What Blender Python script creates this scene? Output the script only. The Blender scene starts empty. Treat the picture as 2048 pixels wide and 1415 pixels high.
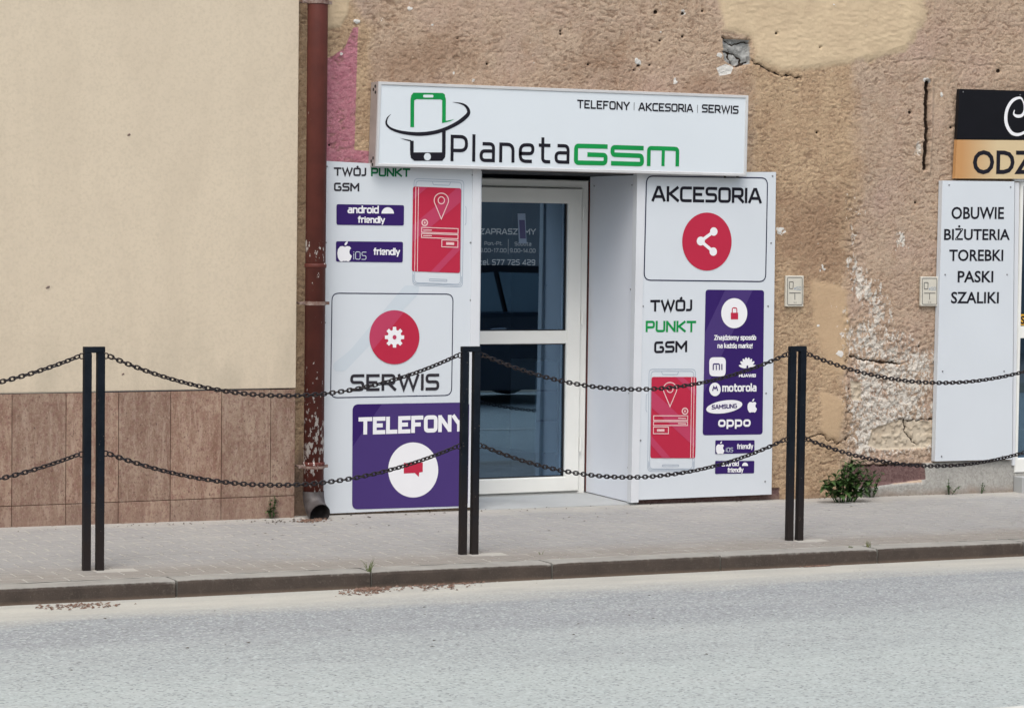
import bpy, bmesh, math, random
import numpy as np
from mathutils import Vector, Matrix
random.seed(7)
S = bpy.context.scene
COL = S.collection
# ------------------------------------------------------------------ camera
PW, PH = 2048, 1415
F_ = 4996.4; YAW = -0.4722; PIT = -0.0455; ROL = 0.0126
CAM = np.array([-3.9241, -11.118, 1.6164])
SLOPE = -0.0075; KH = 0.0813; POSTGAP = 2.0091; POSTH = 1.0798; POSTY = 0.4402; POSTX = -0.2696; WD = 2.1972
Fv = np.array([-math.sin(YAW)*math.cos(PIT), math.cos(YAW)*math.cos(PIT), math.sin(PIT)])
Rv = np.array([math.cos(YAW), math.sin(YAW), 0.0]); Uv = np.cross(Rv, Fv)
c_, s_ = math.cos(ROL), math.sin(ROL)
Rv, Uv = c_*Rv + s_*Uv, -s_*Rv + c_*Uv
cd = bpy.data.cameras.new('camera'); cam = bpy.data.objects.new('camera', cd); COL.objects.link(cam)
cam.matrix_world = Matrix(((Rv[0], Uv[0], -Fv[0], CAM[0]), (Rv[1], Uv[1], -Fv[1], CAM[1]), (Rv[2], Uv[2], -Fv[2], CAM[2]), (0, 0, 0, 1)))
cd.sensor_width = 36; cd.lens = F_/PW*36; cd.clip_end = 2000; cd.clip_start = 0.05
S.camera = cam
# ------------------------------------------------------------------ light
w = bpy.data.worlds.new('World'); S.world = w; w.use_nodes = True
nt = w.node_tree; bg = nt.nodes['Background']
sky = nt.nodes.new('ShaderNodeTexSky'); sky.sky_type = 'NISHITA'; sky.sun_disc = False
SUN_EL, SUN_AZ = math.radians(56), math.radians(212)      # azimuth clockwise from +Y
sky.sun_elevation = SUN_EL; sky.sun_rotation = SUN_AZ; sky.air_density = 1.3; sky.dust_density = 4.0; sky.ozone_density = 1.5
hs = nt.nodes.new('ShaderNodeHueSaturation'); hs.inputs['Saturation'].default_value = 0.5
nt.links.new(sky.outputs[0], hs.inputs['Color']); nt.links.new(hs.outputs[0], bg.inputs[0])
bg.inputs[1].default_value = 0.15
sl = bpy.data.lights.new('sun', 'SUN'); sl.energy = 1.15; sl.angle = math.radians(40); sl.color = (1.0, 0.965, 0.91)
so = bpy.data.objects.new('sun', sl); COL.objects.link(so)
sd = Vector((math.sin(SUN_AZ)*math.cos(SUN_EL), math.cos(SUN_AZ)*math.cos(SUN_EL), math.sin(SUN_EL)))
so.rotation_euler = (-sd).to_track_quat('-Z', 'Y').to_euler(); so.location = (0, -8, 12)
vs = S.view_settings; vs.view_transform = 'Standard'; vs.look = 'None'; vs.gamma = 1; vs.use_curve_mapping = False
vs.exposure = 0.34
# ------------------------------------------------------------------ pixel helpers (points on the real planes)
def P(px, py, Y=WD):
    d = Fv + Rv*(px-PW/2)/F_ - Uv*(py-PH/2)/F_
    t = (Y-CAM[1])/d[1]
    return CAM + t*d
def gz(x, y): return SLOPE*x + 0.03/WD*max(y, 0.0)
def G(px, py, road=False):
    d = Fv + Rv*(px-PW/2)/F_ - Uv*(py-PH/2)/F_
    k = 0.0 if road else 0.03/WD
    z0 = -KH if road else 0.0
    t = (SLOPE*CAM[0] + k*CAM[1] + z0 - CAM[2])/(d[2]-SLOPE*d[0]-k*d[1])
    return CAM + t*d
def ppm(px, py, Y=WD):
    p = P(px, py, Y); return F_/float((p-CAM) @ Fv)
def proj(X, Y, Z):
    dx, dy, dz = X-CAM[0], Y-CAM[1], Z-CAM[2]
    zz = dx*Fv[0]+dy*Fv[1]+dz*Fv[2]
    return PW/2 + F_*(dx*Rv[0]+dy*Rv[1]+dz*Rv[2])/zz, PH/2 - F_*(dx*Uv[0]+dy*Uv[1]+dz*Uv[2])/zz
# ------------------------------------------------------------------ object helpers
ORG = {}
def tag(o, label=None, cat=None, group=None, kind=None):
    if label: o['label'] = label
    if cat: o['category'] = cat
    if group: o['group'] = group
    if kind: o['kind'] = kind
    return o
def thing(name, loc, label, cat, group=None):
    o = bpy.data.objects.new(name, None); COL.objects.link(o); o.location = [float(a) for a in loc]
    o.empty_display_size = .1
    ORG[o] = np.array([float(a) for a in loc]); return tag(o, label, cat, group)
def mk(name, verts, faces, mat, parent=None, org=None, smooth=False):
    o0 = ORG[parent] if parent is not None else (np.array(org, float) if org is not None else np.zeros(3))
    v = np.array(verts, float).reshape(-1, 3) - o0
    me = bpy.data.meshes.new(name); me.from_pydata(v.tolist(), [], [list(f) for f in faces]); me.update()
    if mat: me.materials.append(mat)
    if smooth: me.polygons.foreach_set('use_smooth', [True]*len(me.polygons))
    o = bpy.data.objects.new(name, me); COL.objects.link(o)
    if parent is not None: o.parent = parent
    else: o.location = o0.tolist()
    ORG[o] = o0; return o
class MB:
    def __init__(s): s.v = []; s.f = []
    def add(s, v, f):
        n = len(s.v); s.v += [tuple(float(c) for c in a) for a in v]; s.f += [tuple(i+n for i in q) for q in f]; return s
    def box(s, x0, x1, y0, y1, z0, z1, b=0.0, tx=None):
        bm = bmesh.new(); bmesh.ops.create_cube(bm, size=1)
        for v in bm.verts: v.co = Vector(((x0+x1)/2+v.co.x*(x1-x0), (y0+y1)/2+v.co.y*(y1-y0), (z0+z1)/2+v.co.z*(z1-z0)))
        if b > 0: bmesh.ops.bevel(bm, geom=bm.edges[:], offset=b, segments=2, profile=.6, affect='EDGES')
        bm.verts.ensure_lookup_table()
        vv = [tuple(v.co) for v in bm.verts]
        if tx: vv = [tx(a) for a in vv]
        s.add(vv, [[v.index for v in f.verts] for f in bm.faces]); bm.free(); return s
    def slab(s, pts, dy):          # polygon in the XZ plane (front face, seen from -Y), thickness dy backwards
        n = len(pts); a = [(p[0], p[1], p[2]) for p in pts]; b = [(p[0], p[1]+dy, p[2]) for p in pts]
        s.add(a+b, [list(range(n))[::-1], list(range(n, 2*n))] + [(i, (i+1) % n, n+(i+1) % n, n+i) for i in range(n)]); return s
    def tube(s, pts, r, n=8, closed=False, caps=True):
        pts = [Vector([float(c) for c in p]) for p in pts]; m = len(pts); rr = r if isinstance(r, (list, tuple)) else [r]*m
        rings = []; up = None
        for i, p in enumerate(pts):
            a = pts[(i-1) % m] if (closed or i > 0) else p; b = pts[(i+1) % m] if (closed or i < m-1) else p
            t = (b-a).normalized()
            if up is None:
                up = Vector((0, 0, 1)) if abs(t.z) < .9 else Vector((1, 0, 0))
            x = t.cross(up).normalized(); up = x.cross(t).normalized()
            rings.append([p + (x*math.cos(2*math.pi*k/n) + up*math.sin(2*math.pi*k/n))*rr[i] for k in range(n)])
        v = [tuple(q) for rg in rings for q in rg]; f = []
        for i in range(m if closed else m-1):
            for k in range(n):
                a = i*n+k; b = i*n+(k+1) % n; c = ((i+1) % m)*n+(k+1) % n; d = ((i+1) % m)*n+k
                f.append((a, d, c, b))
        if caps and not closed: f += [tuple(range(n)), tuple(range((m-1)*n, m*n))[::-1]]
        return s.add(v, f)
    def build(s, name, mat, parent=None, org=None, smooth=False):
        return mk(name, s.v, s.f, mat, parent, org, smooth)
# ------------------------------------------------------------------ materials
def N(nt, t, **kw):
    n = nt.nodes.new(t)
    for k, v in kw.items():
        if k.startswith('i_'): n.inputs[k[2:].replace('_', ' ')].default_value = v
        else: setattr(n, k, v)
    return n
def newmat(name):
    m = bpy.data.materials.new(name); m.use_nodes = True
    return m, m.node_tree, m.node_tree.nodes['Principled BSDF']
def rgb(c): return (c[0], c[1], c[2], 1)
def noise(nt, co, scale, detail=4, rough=.55, dist=0.0):
    n = N(nt, 'ShaderNodeTexNoise'); n.inputs['Scale'].default_value = scale; n.inputs['Detail'].default_value = detail
    n.inputs['Roughness'].default_value = rough; n.inputs['Distortion'].default_value = dist
    if co is not None: nt.links.new(co, n.inputs['Vector'])
    return n.outputs['Fac']
def ramp(nt, src, a, b, ca=(0, 0, 0), cb=(1, 1, 1), ease='LINEAR'):
    if a < 0 or b > 1:
        m_ = N(nt, 'ShaderNodeMapRange'); m_.inputs[1].default_value = a; m_.inputs[2].default_value = b; nt.links.new(src, m_.inputs[0]); src = m_.outputs[0]; a, b = 0, 1
    r = N(nt, 'ShaderNodeValToRGB'); r.color_ramp.interpolation = ease
    r.color_ramp.elements[0].position = a; r.color_ramp.elements[1].position = b
    r.color_ramp.elements[0].color = rgb(ca); r.color_ramp.elements[1].color = rgb(cb)
    nt.links.new(src, r.inputs[0]); return r.outputs[0]
def mix(nt, fac, a, b, mode='MIX'):
    m = N(nt, 'ShaderNodeMix', data_type='RGBA', blend_type=mode)
    for sock, v in ((m.inputs[0], fac), (m.inputs[6], a), (m.inputs[7], b)):
        if isinstance(v, (int, float)): sock.default_value = v
        elif isinstance(v, tuple): sock.default_value = rgb(v)
        else: nt.links.new(v, sock)
    return m.outputs[2]
def math_(nt, op, a, b=0.0, clamp=False):
    m = N(nt, 'ShaderNodeMath', operation=op, use_clamp=clamp)
    for sock, v in ((m.inputs[0], a), (m.inputs[1], b)):
        if isinstance(v, (int, float)): sock.default_value = v
        else: nt.links.new(v, sock)
    return m.outputs[0]
def bump(nt, h, strength, dist=.01, prev=None):
    b = N(nt, 'ShaderNodeBump'); b.inputs['Strength'].default_value = strength; b.inputs['Distance'].default_value = dist
    nt.links.new(h, b.inputs['Height'])
    if prev is not None: nt.links.new(prev, b.inputs['Normal'])
    return b.outputs[0]
def obco(nt, world=False):
    if world: return N(nt, 'ShaderNodeNewGeometry').outputs['Position']
    return N(nt, 'ShaderNodeTexCoord').outputs['Object']
def simple(name, col, rough=.5, var=.08, scale=6, bs=0.0, bscale=80, metal=0.0, col2=None, spec=.5, world=True):
    m, nt, b = newmat(name); co = obco(nt, world)
    n = noise(nt, co, scale, 5)
    c2 = col2 or tuple(c*(1-var*2) for c in col)
    nt.links.new(ramp(nt, n, .35, .7, col, c2), b.inputs['Base Color'])
    b.inputs['Roughness'].default_value = rough; b.inputs['Metallic'].default_value = metal
    b.inputs['Specular IOR Level'].default_value = spec
    if bs: nt.links.new(bump(nt, noise(nt, co, bscale, 3), bs, .004), b.inputs['Normal'])
    return m
M = {}
M['white'] = simple('white_board', (.61, .65, .69), .5, .02, 2.0)
M['sign_white'] = simple('sign_face_white', (.64, .69, .73), .4, .015, 1.5)
M['blank'] = simple('lit_white_board', (.72, .745, .80), .45, .015, 3)  # doorway copy of the white board, brighter light put into its colour
M['trim'] = simple('white_trim', (.64, .66, .69), .45, .03, 3)
M['pvc'] = simple('pvc_frame', (.80, .80, .76), .4, .03, 3)
M['alu'] = simple('sign_edge', (.55, .555, .56), .4, .05, 8)
M['alu_side'] = simple('sign_side', (.42, .37, .35), .5, .12, 9)
M['navy'] = simple('navy_print', (.018, .02, .055), .6, spec=.12)
M['black'] = simple('black_print', (.014, .013, .02), .6, spec=.12)
M['darkgrey'] = simple('dark_grey_print', (.035, .032, .04), .6, spec=.12)
M['green'] = simple('green_print', (.008, .27, .065), .6, spec=.12)
M['green_dark'] = simple('dark_green_print', (.01, .16, .06), .6, spec=.12)
M['purple'] = simple('purple_print', (.034, .014, .118), .6, .04, 2, spec=.12)
M['purple_light'] = simple('light_purple_print', (.062, .036, .16), .6, .04, 2, spec=.12)
M['red'] = simple('red_print', (.46, .025, .06), .6, .04, 2, spec=.12)
M['pink'] = simple('pink_red_print', (.47, .052, .115), .6, .04, 2, spec=.12)
M['palepink'] = simple('pale_pink_line', (.80, .52, .52), .45)
M['paleblue'] = simple('pale_blue_print', (.54, .60, .65), .6, .01)
M['line'] = simple('thin_blue_line', (.30, .37, .46), .6, spec=.12)
M['printwhite'] = simple('white_print', (.78, .78, .80), .45, .01)
M['screw'] = simple('screw_metal', (.30, .30, .31), .35, .1, metal=.6)
M['bolthole'] = simple('dark_hole', (.02, .018, .016), .8)
def m_post():
    m, nt, b = newmat('black_painted_steel'); co = obco(nt, True)
    n = noise(nt, co, 9, 6, .65); z = N(nt, 'ShaderNodeSeparateXYZ'); nt.links.new(co, z.inputs[0])
    low = ramp(nt, math_(nt, 'ADD', z.outputs[2], math_(nt, 'MULTIPLY', n, .5)), .35, .75, (1, 1, 1), (0, 0, 0))
    c = mix(nt, ramp(nt, n, .4, .75), (.004, .007, .012), (.010, .014, .021))
    c = mix(nt, math_(nt, 'MULTIPLY', low, .55), c, (.035, .024, .018))
    c = mix(nt, ramp(nt, noise(nt, co, 60, 3), .70, .76), c, (.10, .085, .07))
    nt.links.new(c, b.inputs['Base Color']); b.inputs['Roughness'].default_value = .6; b.inputs['Specular IOR Level'].default_value = .12
    nt.links.new(bump(nt, noise(nt, co, 120, 2), .2, .002), b.inputs['Normal']); return m
M['post'] = m_post()
M['chain'] = simple('dark_chain_steel', (.009, .009, .014), .55, .3, 40, col2=(.022, .014, .012), spec=.3)
def m_cream():
    m, nt, b = newmat('cream_stucco'); co = obco(nt, True)
    c = mix(nt, ramp(nt, noise(nt, co, .9, 4), .3, .7), (.615, .525, .40), (.575, .49, .375))
    c = mix(nt, ramp(nt, noise(nt, co, 70, 4), .45, .85), c, (.50, .425, .32))
    z = N(nt, 'ShaderNodeSeparateXYZ'); nt.links.new(co, z.inputs[0])
    mv = N(nt, 'ShaderNodeMapping'); mv.inputs['Scale'].default_value = (2.2, 1, .5); nt.links.new(co, mv.inputs[0])
    c = mix(nt, math_(nt, 'MULTIPLY', ramp(nt, noise(nt, mv.outputs[0], 1.3, 6, .65, .8), .48, .68), .35), c, (.49, .415, .315))
    c = mix(nt, math_(nt, 'MULTIPLY', ramp(nt, noise(nt, co, 13, 5, .7), .5, .72), .25), c, (.50, .43, .335))
    st = N(nt, 'ShaderNodeMapping'); st.inputs['Scale'].default_value = (3, 1, 1); nt.links.new(co, st.inputs[0])
    sn = noise(nt, st.outputs[0], 1.6, 5, .6)
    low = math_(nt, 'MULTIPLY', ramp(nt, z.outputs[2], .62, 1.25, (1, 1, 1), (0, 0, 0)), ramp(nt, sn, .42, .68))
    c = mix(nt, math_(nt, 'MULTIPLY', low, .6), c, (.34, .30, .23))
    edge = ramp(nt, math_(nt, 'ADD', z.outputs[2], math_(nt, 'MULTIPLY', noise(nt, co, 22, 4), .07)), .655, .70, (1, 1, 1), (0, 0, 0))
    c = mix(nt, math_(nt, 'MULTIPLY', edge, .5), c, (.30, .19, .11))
    nt.links.new(c, b.inputs['Base Color']); b.inputs['Roughness'].default_value = .9
    nb = bump(nt, noise(nt, co, 120, 4, .7), .30, .004); nb = bump(nt, noise(nt, co, 4, 3), .25, .02, nb)
    nt.links.new(nb, b.inputs['Normal']); return m
M['cream'] = m_cream()
def m_tile():
    m, nt, b = newmat('reddish_stone_tile'); co = obco(nt, True)
    mp = N(nt, 'ShaderNodeMapping'); mp.inputs['Scale'].default_value = (3.4, 1, .8); nt.links.new(co, mp.inputs[0])
    oi = N(nt, 'ShaderNodeObjectInfo')
    n1 = noise(nt, mp.outputs[0], 5, 7, .68, .4); n2 = noise(nt, co, 34, 5, .7); 
    mp2 = N(nt, 'ShaderNodeMapping'); mp2.inputs['Scale'].default_value = (1.6, 1, 1); nt.links.new(co, mp2.inputs[0])
    n3 = noise(nt, mp2.outputs[0], 75, 3, .7)
    c = mix(nt, ramp(nt, n1, .34, .66), (.185, .105, .07), (.355, .26, .19))
    c = mix(nt, ramp(nt, n2, .46, .64), c, (.21, .11, .085))
    c = mix(nt, math_(nt, 'MULTIPLY', ramp(nt, n3, .54, .74), .7), c, (.42, .32, .255))
    c = mix(nt, math_(nt, 'MULTIPLY', ramp(nt, noise(nt, mp.outputs[0], 11, 6, .7, .5), .52, .66), .65), c, (.40, .30, .235))
    c = mix(nt, ramp(nt, n3, .33, .40, (1, 1, 1), (0, 0, 0)), c, (.10, .055, .045))
    v = mix(nt, oi.outputs['Random'], (.88, .88, .88), (1.08, 1.05, 1.03))
    c = mix(nt, 1.0, c, v, 'MULTIPLY')
    z = N(nt, 'ShaderNodeSeparateXYZ'); nt.links.new(co, z.inputs[0])
    low = ramp(nt, math_(nt, 'ADD', z.outputs[2], math_(nt, 'MULTIPLY', n1, .2)), .06, .28, (1, 1, 1), (0, 0, 0))
    c = mix(nt, math_(nt, 'MULTIPLY', low, .5), c, (.22, .15, .12))
    nt.links.new(c, b.inputs['Base Color']); b.inputs['Roughness'].default_value = .55
    nt.links.new(bump(nt, n3, .12, .003), b.inputs['Normal']); return m
M['tile'] = m_tile()
M['grout'] = simple('brown_grout', (.155, .09, .062), .9, .1, 20)
def m_plaster():
    m, nt, b = newmat('old_ochre_plaster'); co = obco(nt, True)
    def A(nm): return N(nt, 'ShaderNodeAttribute', attribute_name=nm).outputs['Fac']
    nA = noise(nt, co, 1.1, 5, .6); nB = noise(nt, co, 7, 6, .65, .6); nC = noise(nt, co, 38, 5, .7, 1.2); nD = noise(nt, co, 130, 3, .7)
    def mask(nm, amp=.5, w=.04, nn=None):
        k = math_(nt, 'ADD', A(nm), math_(nt, 'MULTIPLY', math_(nt, 'SUBTRACT', nn or nB, .5), amp))
        return ramp(nt, k, .5-w, .5+w)
    c = mix(nt, ramp(nt, nA, .35, .66), (.42, .295, .20), (.385, .28, .20))
    c = mix(nt, ramp(nt, nB, .45, .68), c, (.34, .225, .145))
    c = mix(nt, ramp(nt, nC, .46, .70), c, (.47, .35, .245))
    c = mix(nt, math_(nt, 'MULTIPLY', ramp(nt, nC, .30, .42, (1, 1, 1), (0, 0, 0)), .7), c, (.17, .095, .05))
    c = mix(nt, math_(nt, 'MULTIPLY', ramp(nt, nD, .25, .36, (1, 1, 1), (0, 0, 0)), .6), c, (.15, .09, .055))
    # warm ochre coat on the right-hand part
    oc = mix(nt, ramp(nt, nB, .4, .7), (.42, .29, .17), (.33, .21, .12))
    oc = mix(nt, ramp(nt, nC, .5, .7), oc, (.48, .34, .205))
    oc = mix(nt, math_(nt, 'MULTIPLY', ramp(nt, nC, .30, .42, (1, 1, 1), (0, 0, 0)), .7), oc, (.17, .09, .04))
    c = mix(nt, math_(nt, 'MULTIPLY', ramp(nt, noise(nt, co, 2.6, 4), .45, .7), .55), c, (.40, .27, .215))
    c = mix(nt, mask('m_ochre', 1.1, .28), c, oc)
    c = mix(nt, math_(nt, 'MULTIPLY', mask('m_brown', .9, .3), .6), c, (.25, .145, .085))
    c = mix(nt, mask('m_orange', .9, .14), c, mix(nt, nB, (.46, .325, .19), (.38, .25, .14)))
    c = mix(nt, mask('m_yellow', .9, .10), c, mix(nt, ramp(nt, nB, .35, .7), (.52, .40, .25), (.45, .335, .21)))
    pk = mix(nt, ramp(nt, nC, .35, .68), (.33, .095, .135), (.46, .19, .225))
    c = mix(nt, mask('m_pink', .45, .04, nC), c, pk)
    mpf = N(nt, 'ShaderNodeMapping'); mpf.inputs['Scale'].default_value = (1.6, 1, .8); nt.links.new(co, mpf.inputs[0]); nF = noise(nt, mpf.outputs[0], 20, 6, .72, .8)
    fl = math_(nt, 'ADD', math_(nt, 'MULTIPLY', A('m_flake'), .74), math_(nt, 'MULTIPLY', math_(nt, 'SUBTRACT', nF, .5), 2.6))
    fl = math_(nt, 'ADD', fl, math_(nt, 'MULTIPLY', math_(nt, 'SUBTRACT', nC, .5), .8))
    fl = math_(nt, 'ADD', fl, math_(nt, 'MULTIPLY', math_(nt, 'SUBTRACT', nB, .5), 1.0))
    fw = mix(nt, ramp(nt, nC, .45, .75), (.54, .49, .42), (.68, .65, .60))
    c = mix(nt, ramp(nt, fl, .56, .64), c, fw)
    nE = noise(nt, co, 62, 3, .6, .5)
    c = mix(nt, math_(nt, 'MULTIPLY', math_(nt, 'MULTIPLY', ramp(nt, nE, .32, .42, (1, 1, 1), (0, 0, 0)), A('m_rough')), .6), c, (.18, .11, .065))
    c = mix(nt, math_(nt, 'MULTIPLY', math_(nt, 'MULTIPLY', ramp(nt, nE, .60, .72), A('m_rough')), .45), c, (.52, .41, .30))
    c = mix(nt, math_(nt, 'MULTIPLY', ramp(nt, A('m_pitshade'), .4, .95), .55), c, (.17, .10, .06))  # shade of the plaster pits put into the colour
    c = mix(nt, mask('m_bare', .4, .04), c, mix(nt, ramp(nt, nB, .4, .7), (.47, .40, .30), (.40, .32, .23)))
    c = mix(nt, mask('m_grey', .35, .05), c, mix(nt, ramp(nt, nC, .35, .7), (.25, .24, .22), (.40, .39, .36)))
    c = mix(nt, mask('m_maroon', .35, .04), c, mix(nt, ramp(nt, nC, .4, .7), (.10, .052, .050), (.19, .12, .11)))
    c = mix(nt, mask('m_cement', .3, .06, nC), c, mix(nt, ramp(nt, nC, .35, .65), (.24, .24, .23), (.40, .40, .385)))
    c = mix(nt, mask('m_chip', .3, .05, nC), c, (.60, .58, .54))
    c = mix(nt, mask('m_dirt', .6, .25), c, mix(nt, nC, (.15, .10, .07), (.24, .16, .11)))
    c = mix(nt, ramp(nt, A('m_hole'), .45, .6), c, (.035, .022, .015))  # dark inside of holes, slot and cracks: shade painted over their relief
    hv = N(nt, 'ShaderNodeHueSaturation'); hv.inputs['Saturation'].default_value = .9; hv.inputs['Value'].default_value = 1.13; nt.links.new(c, hv.inputs['Color']); c = hv.outputs[0]
    nt.links.new(c, b.inputs['Base Color']); b.inputs['Roughness'].default_value = .92; b.inputs['Specular IOR Level'].default_value = .1
    sm = ramp(nt, A('m_smooth'), .3, .7, (1, 1, 1), (.25, .25, .25))
    h = math_(nt, 'MULTIPLY', math_(nt, 'ADD', noise(nt, co, 95, 4, .75), math_(nt, 'MULTIPLY', nD, .8)), sm)
    nt.links.new(bump(nt, h, .75, .009), b.inputs['Normal']); return m
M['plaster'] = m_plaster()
def m_pipe():
    m, nt, b = newmat('brown_red_painted_pipe'); co = obco(nt, True)
    mp = N(nt, 'ShaderNodeMapping'); mp.inputs['Scale'].default_value = (2.2, 2.2, 1); nt.links.new(co, mp.inputs[0])
    n = noise(nt, mp.outputs[0], 26, 5, .6); n2 = noise(nt, mp.outputs[0], 3.2, 3)
    z = N(nt, 'ShaderNodeSeparateXYZ'); nt.links.new(co, z.inputs[0])
    base = mix(nt, ramp(nt, noise(nt, co, 8, 5), .35, .7), (.105, .027, .020), (.078, .021, .016))
    zone = ramp(nt, z.outputs[2], .0, 2.4, (1, 1, 1), (0, 0, 0))
    k = math_(nt, 'ADD', n, math_(nt, 'MULTIPLY', math_(nt, 'SUBTRACT', n2, .5), .75))
    k = math_(nt, 'ADD', k, math_(nt, 'MULTIPLY', math_(nt, 'SUBTRACT', zone, .5), .14))
    zr = N(nt, 'ShaderNodeValToRGB'); zr.color_ramp.interpolation = 'EASE'
    mr = N(nt, 'ShaderNodeMapRange'); mr.inputs[1].default_value = float(P(625, 960, WD-.1)[2]); mr.inputs[2].default_value = float(P(640, 400, WD-.1)[2]); nt.links.new(z.outputs[2], mr.inputs[0]); nt.links.new(mr.outputs[0], zr.inputs[0])
    el = zr.color_ramp.elements; el[0].position = 0; el[0].color = (.1, .1, .1, 1); el[1].position = 1; el[1].color = (0, 0, 0, 1)
    for p_, c_1 in ((.12, .8), (.20, .75), (.27, .15), (.52, .1), (.56, .95), (.59, .9), (.61, .1), (.78, .1), (.82, 1.0), (.85, .95), (.87, .1)):
        e_ = el.new(p_); e_.color = (c_1, c_1, c_1, 1)
    k = math_(nt, 'ADD', k, math_(nt, 'MULTIPLY', zr.outputs[0], .16))
    c = mix(nt, ramp(nt, k, .715, .735), base, (.60, .56, .53))
    c = mix(nt, ramp(nt, z.outputs[2], .145, .165, (1, 1, 1), (0, 0, 0)), c, (.05, .038, .035))
    nt.links.new(c, b.inputs['Base Color']); b.inputs['Roughness'].default_value = .5; b.inputs['Specular IOR Level'].default_value = .25
    nt.links.new(bump(nt, k, .15, .003), b.inputs['Normal']); return m
M['pipe'] = m_pipe()
M['pipe_metal'] = simple('galvanised_metal', (.11, .10, .10), .55, .25, 20, metal=.3, col2=(.05, .04, .038))
M['rust'] = simple('rusty_strap', (.12, .05, .035), .75, .2, 30, col2=(.30, .24, .21))
def m_paver():
    m, nt, b = newmat('concrete_paver'); co = obco(nt, True); oi = N(nt, 'ShaderNodeObjectInfo')
    z = N(nt, 'ShaderNodeSeparateXYZ'); nt.links.new(co, z.inputs[0])
    n = noise(nt, co, 60, 5, .7); n2 = noise(nt, co, 2.2, 5, .6); n3 = noise(nt, co, 260, 2)
    c = mix(nt, ramp(nt, n, .35, .7), (.315, .31, .305), (.27, .265, .26))
    c = mix(nt, math_(nt, 'MULTIPLY', oi.outputs['Random'], .25), c, (.24, .23, .22))
    near = ramp(nt, math_(nt, 'ADD', z.outputs[1], math_(nt, 'MULTIPLY', n2, .35)), .50, .80, (1, 1, 1), (0, 0, 0))
    c = mix(nt, math_(nt, 'MULTIPLY', near, .7), c, (.22, .195, .165))
    sand = math_(nt, 'ADD', n2, math_(nt, 'MULTIPLY', z.outputs[1], .055))
    c = mix(nt, math_(nt, 'MULTIPLY', ramp(nt, sand, .56, .74), .3), c, (.39, .375, .345))
    wall = ramp(nt, math_(nt, 'ADD', z.outputs[1], math_(nt, 'MULTIPLY', n2, .4)), 2.05, 2.38)
    c = mix(nt, math_(nt, 'MULTIPLY', wall, .7), c, (.45, .42, .375))
    c = mix(nt, math_(nt, 'MULTIPLY', ramp(nt, n3, .62, .75), .4), c, (.5, .48, .46))
    nt.links.new(c, b.inputs['Base Color']); b.inputs['Roughness'].default_value = .85
    nt.links.new(bump(nt, n, .3, .004), b.inputs['Normal']); return m
M['paver'] = m_paver()
M['sand'] = simple('pale_joint_sand', (.40, .385, .35), .95, .12, 9, .4, 150, col2=(.37, .35, .32))
def m_kerb():
    m, nt, b = newmat('kerb_concrete'); co = obco(nt, True); oi = N(nt, 'ShaderNodeObjectInfo')
    g = N(nt, 'ShaderNodeNewGeometry'); nz = N(nt, 'ShaderNodeSeparateXYZ'); nt.links.new(co, nz.inputs[0])
    n = noise(nt, co, 30, 6, .7); n2 = noise(nt, co, 5, 5, .6); n3 = noise(nt, co, 200, 2)
    hgt = math_(nt, 'SUBTRACT', nz.outputs[2], math_(nt, 'MULTIPLY', nz.outputs[0], SLOPE))
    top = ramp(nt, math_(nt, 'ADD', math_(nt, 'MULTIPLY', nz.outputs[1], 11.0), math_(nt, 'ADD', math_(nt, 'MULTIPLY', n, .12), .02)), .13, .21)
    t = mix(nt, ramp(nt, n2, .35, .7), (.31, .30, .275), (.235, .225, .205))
    face = mix(nt, ramp(nt, n2, .35, .7), (.064, .047, .037), (.038, .028, .022))  # front face darker than the top: grime plus shade put into the colour
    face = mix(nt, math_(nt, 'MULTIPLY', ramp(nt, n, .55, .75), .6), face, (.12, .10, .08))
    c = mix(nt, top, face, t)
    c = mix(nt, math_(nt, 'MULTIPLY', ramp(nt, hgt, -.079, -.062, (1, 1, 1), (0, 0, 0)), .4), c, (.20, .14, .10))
    c = mix(nt, math_(nt, 'MULTIPLY', ramp(nt, n3, .64, .74), .25), c, (.30, .27, .24))
    nt.links.new(c, b.inputs['Base Color']); b.inputs['Roughness'].default_value = .88
    nt.links.new(bump(nt, n, .5, .006), b.inputs['Normal']); return m
M['kerb'] = m_kerb()
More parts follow.
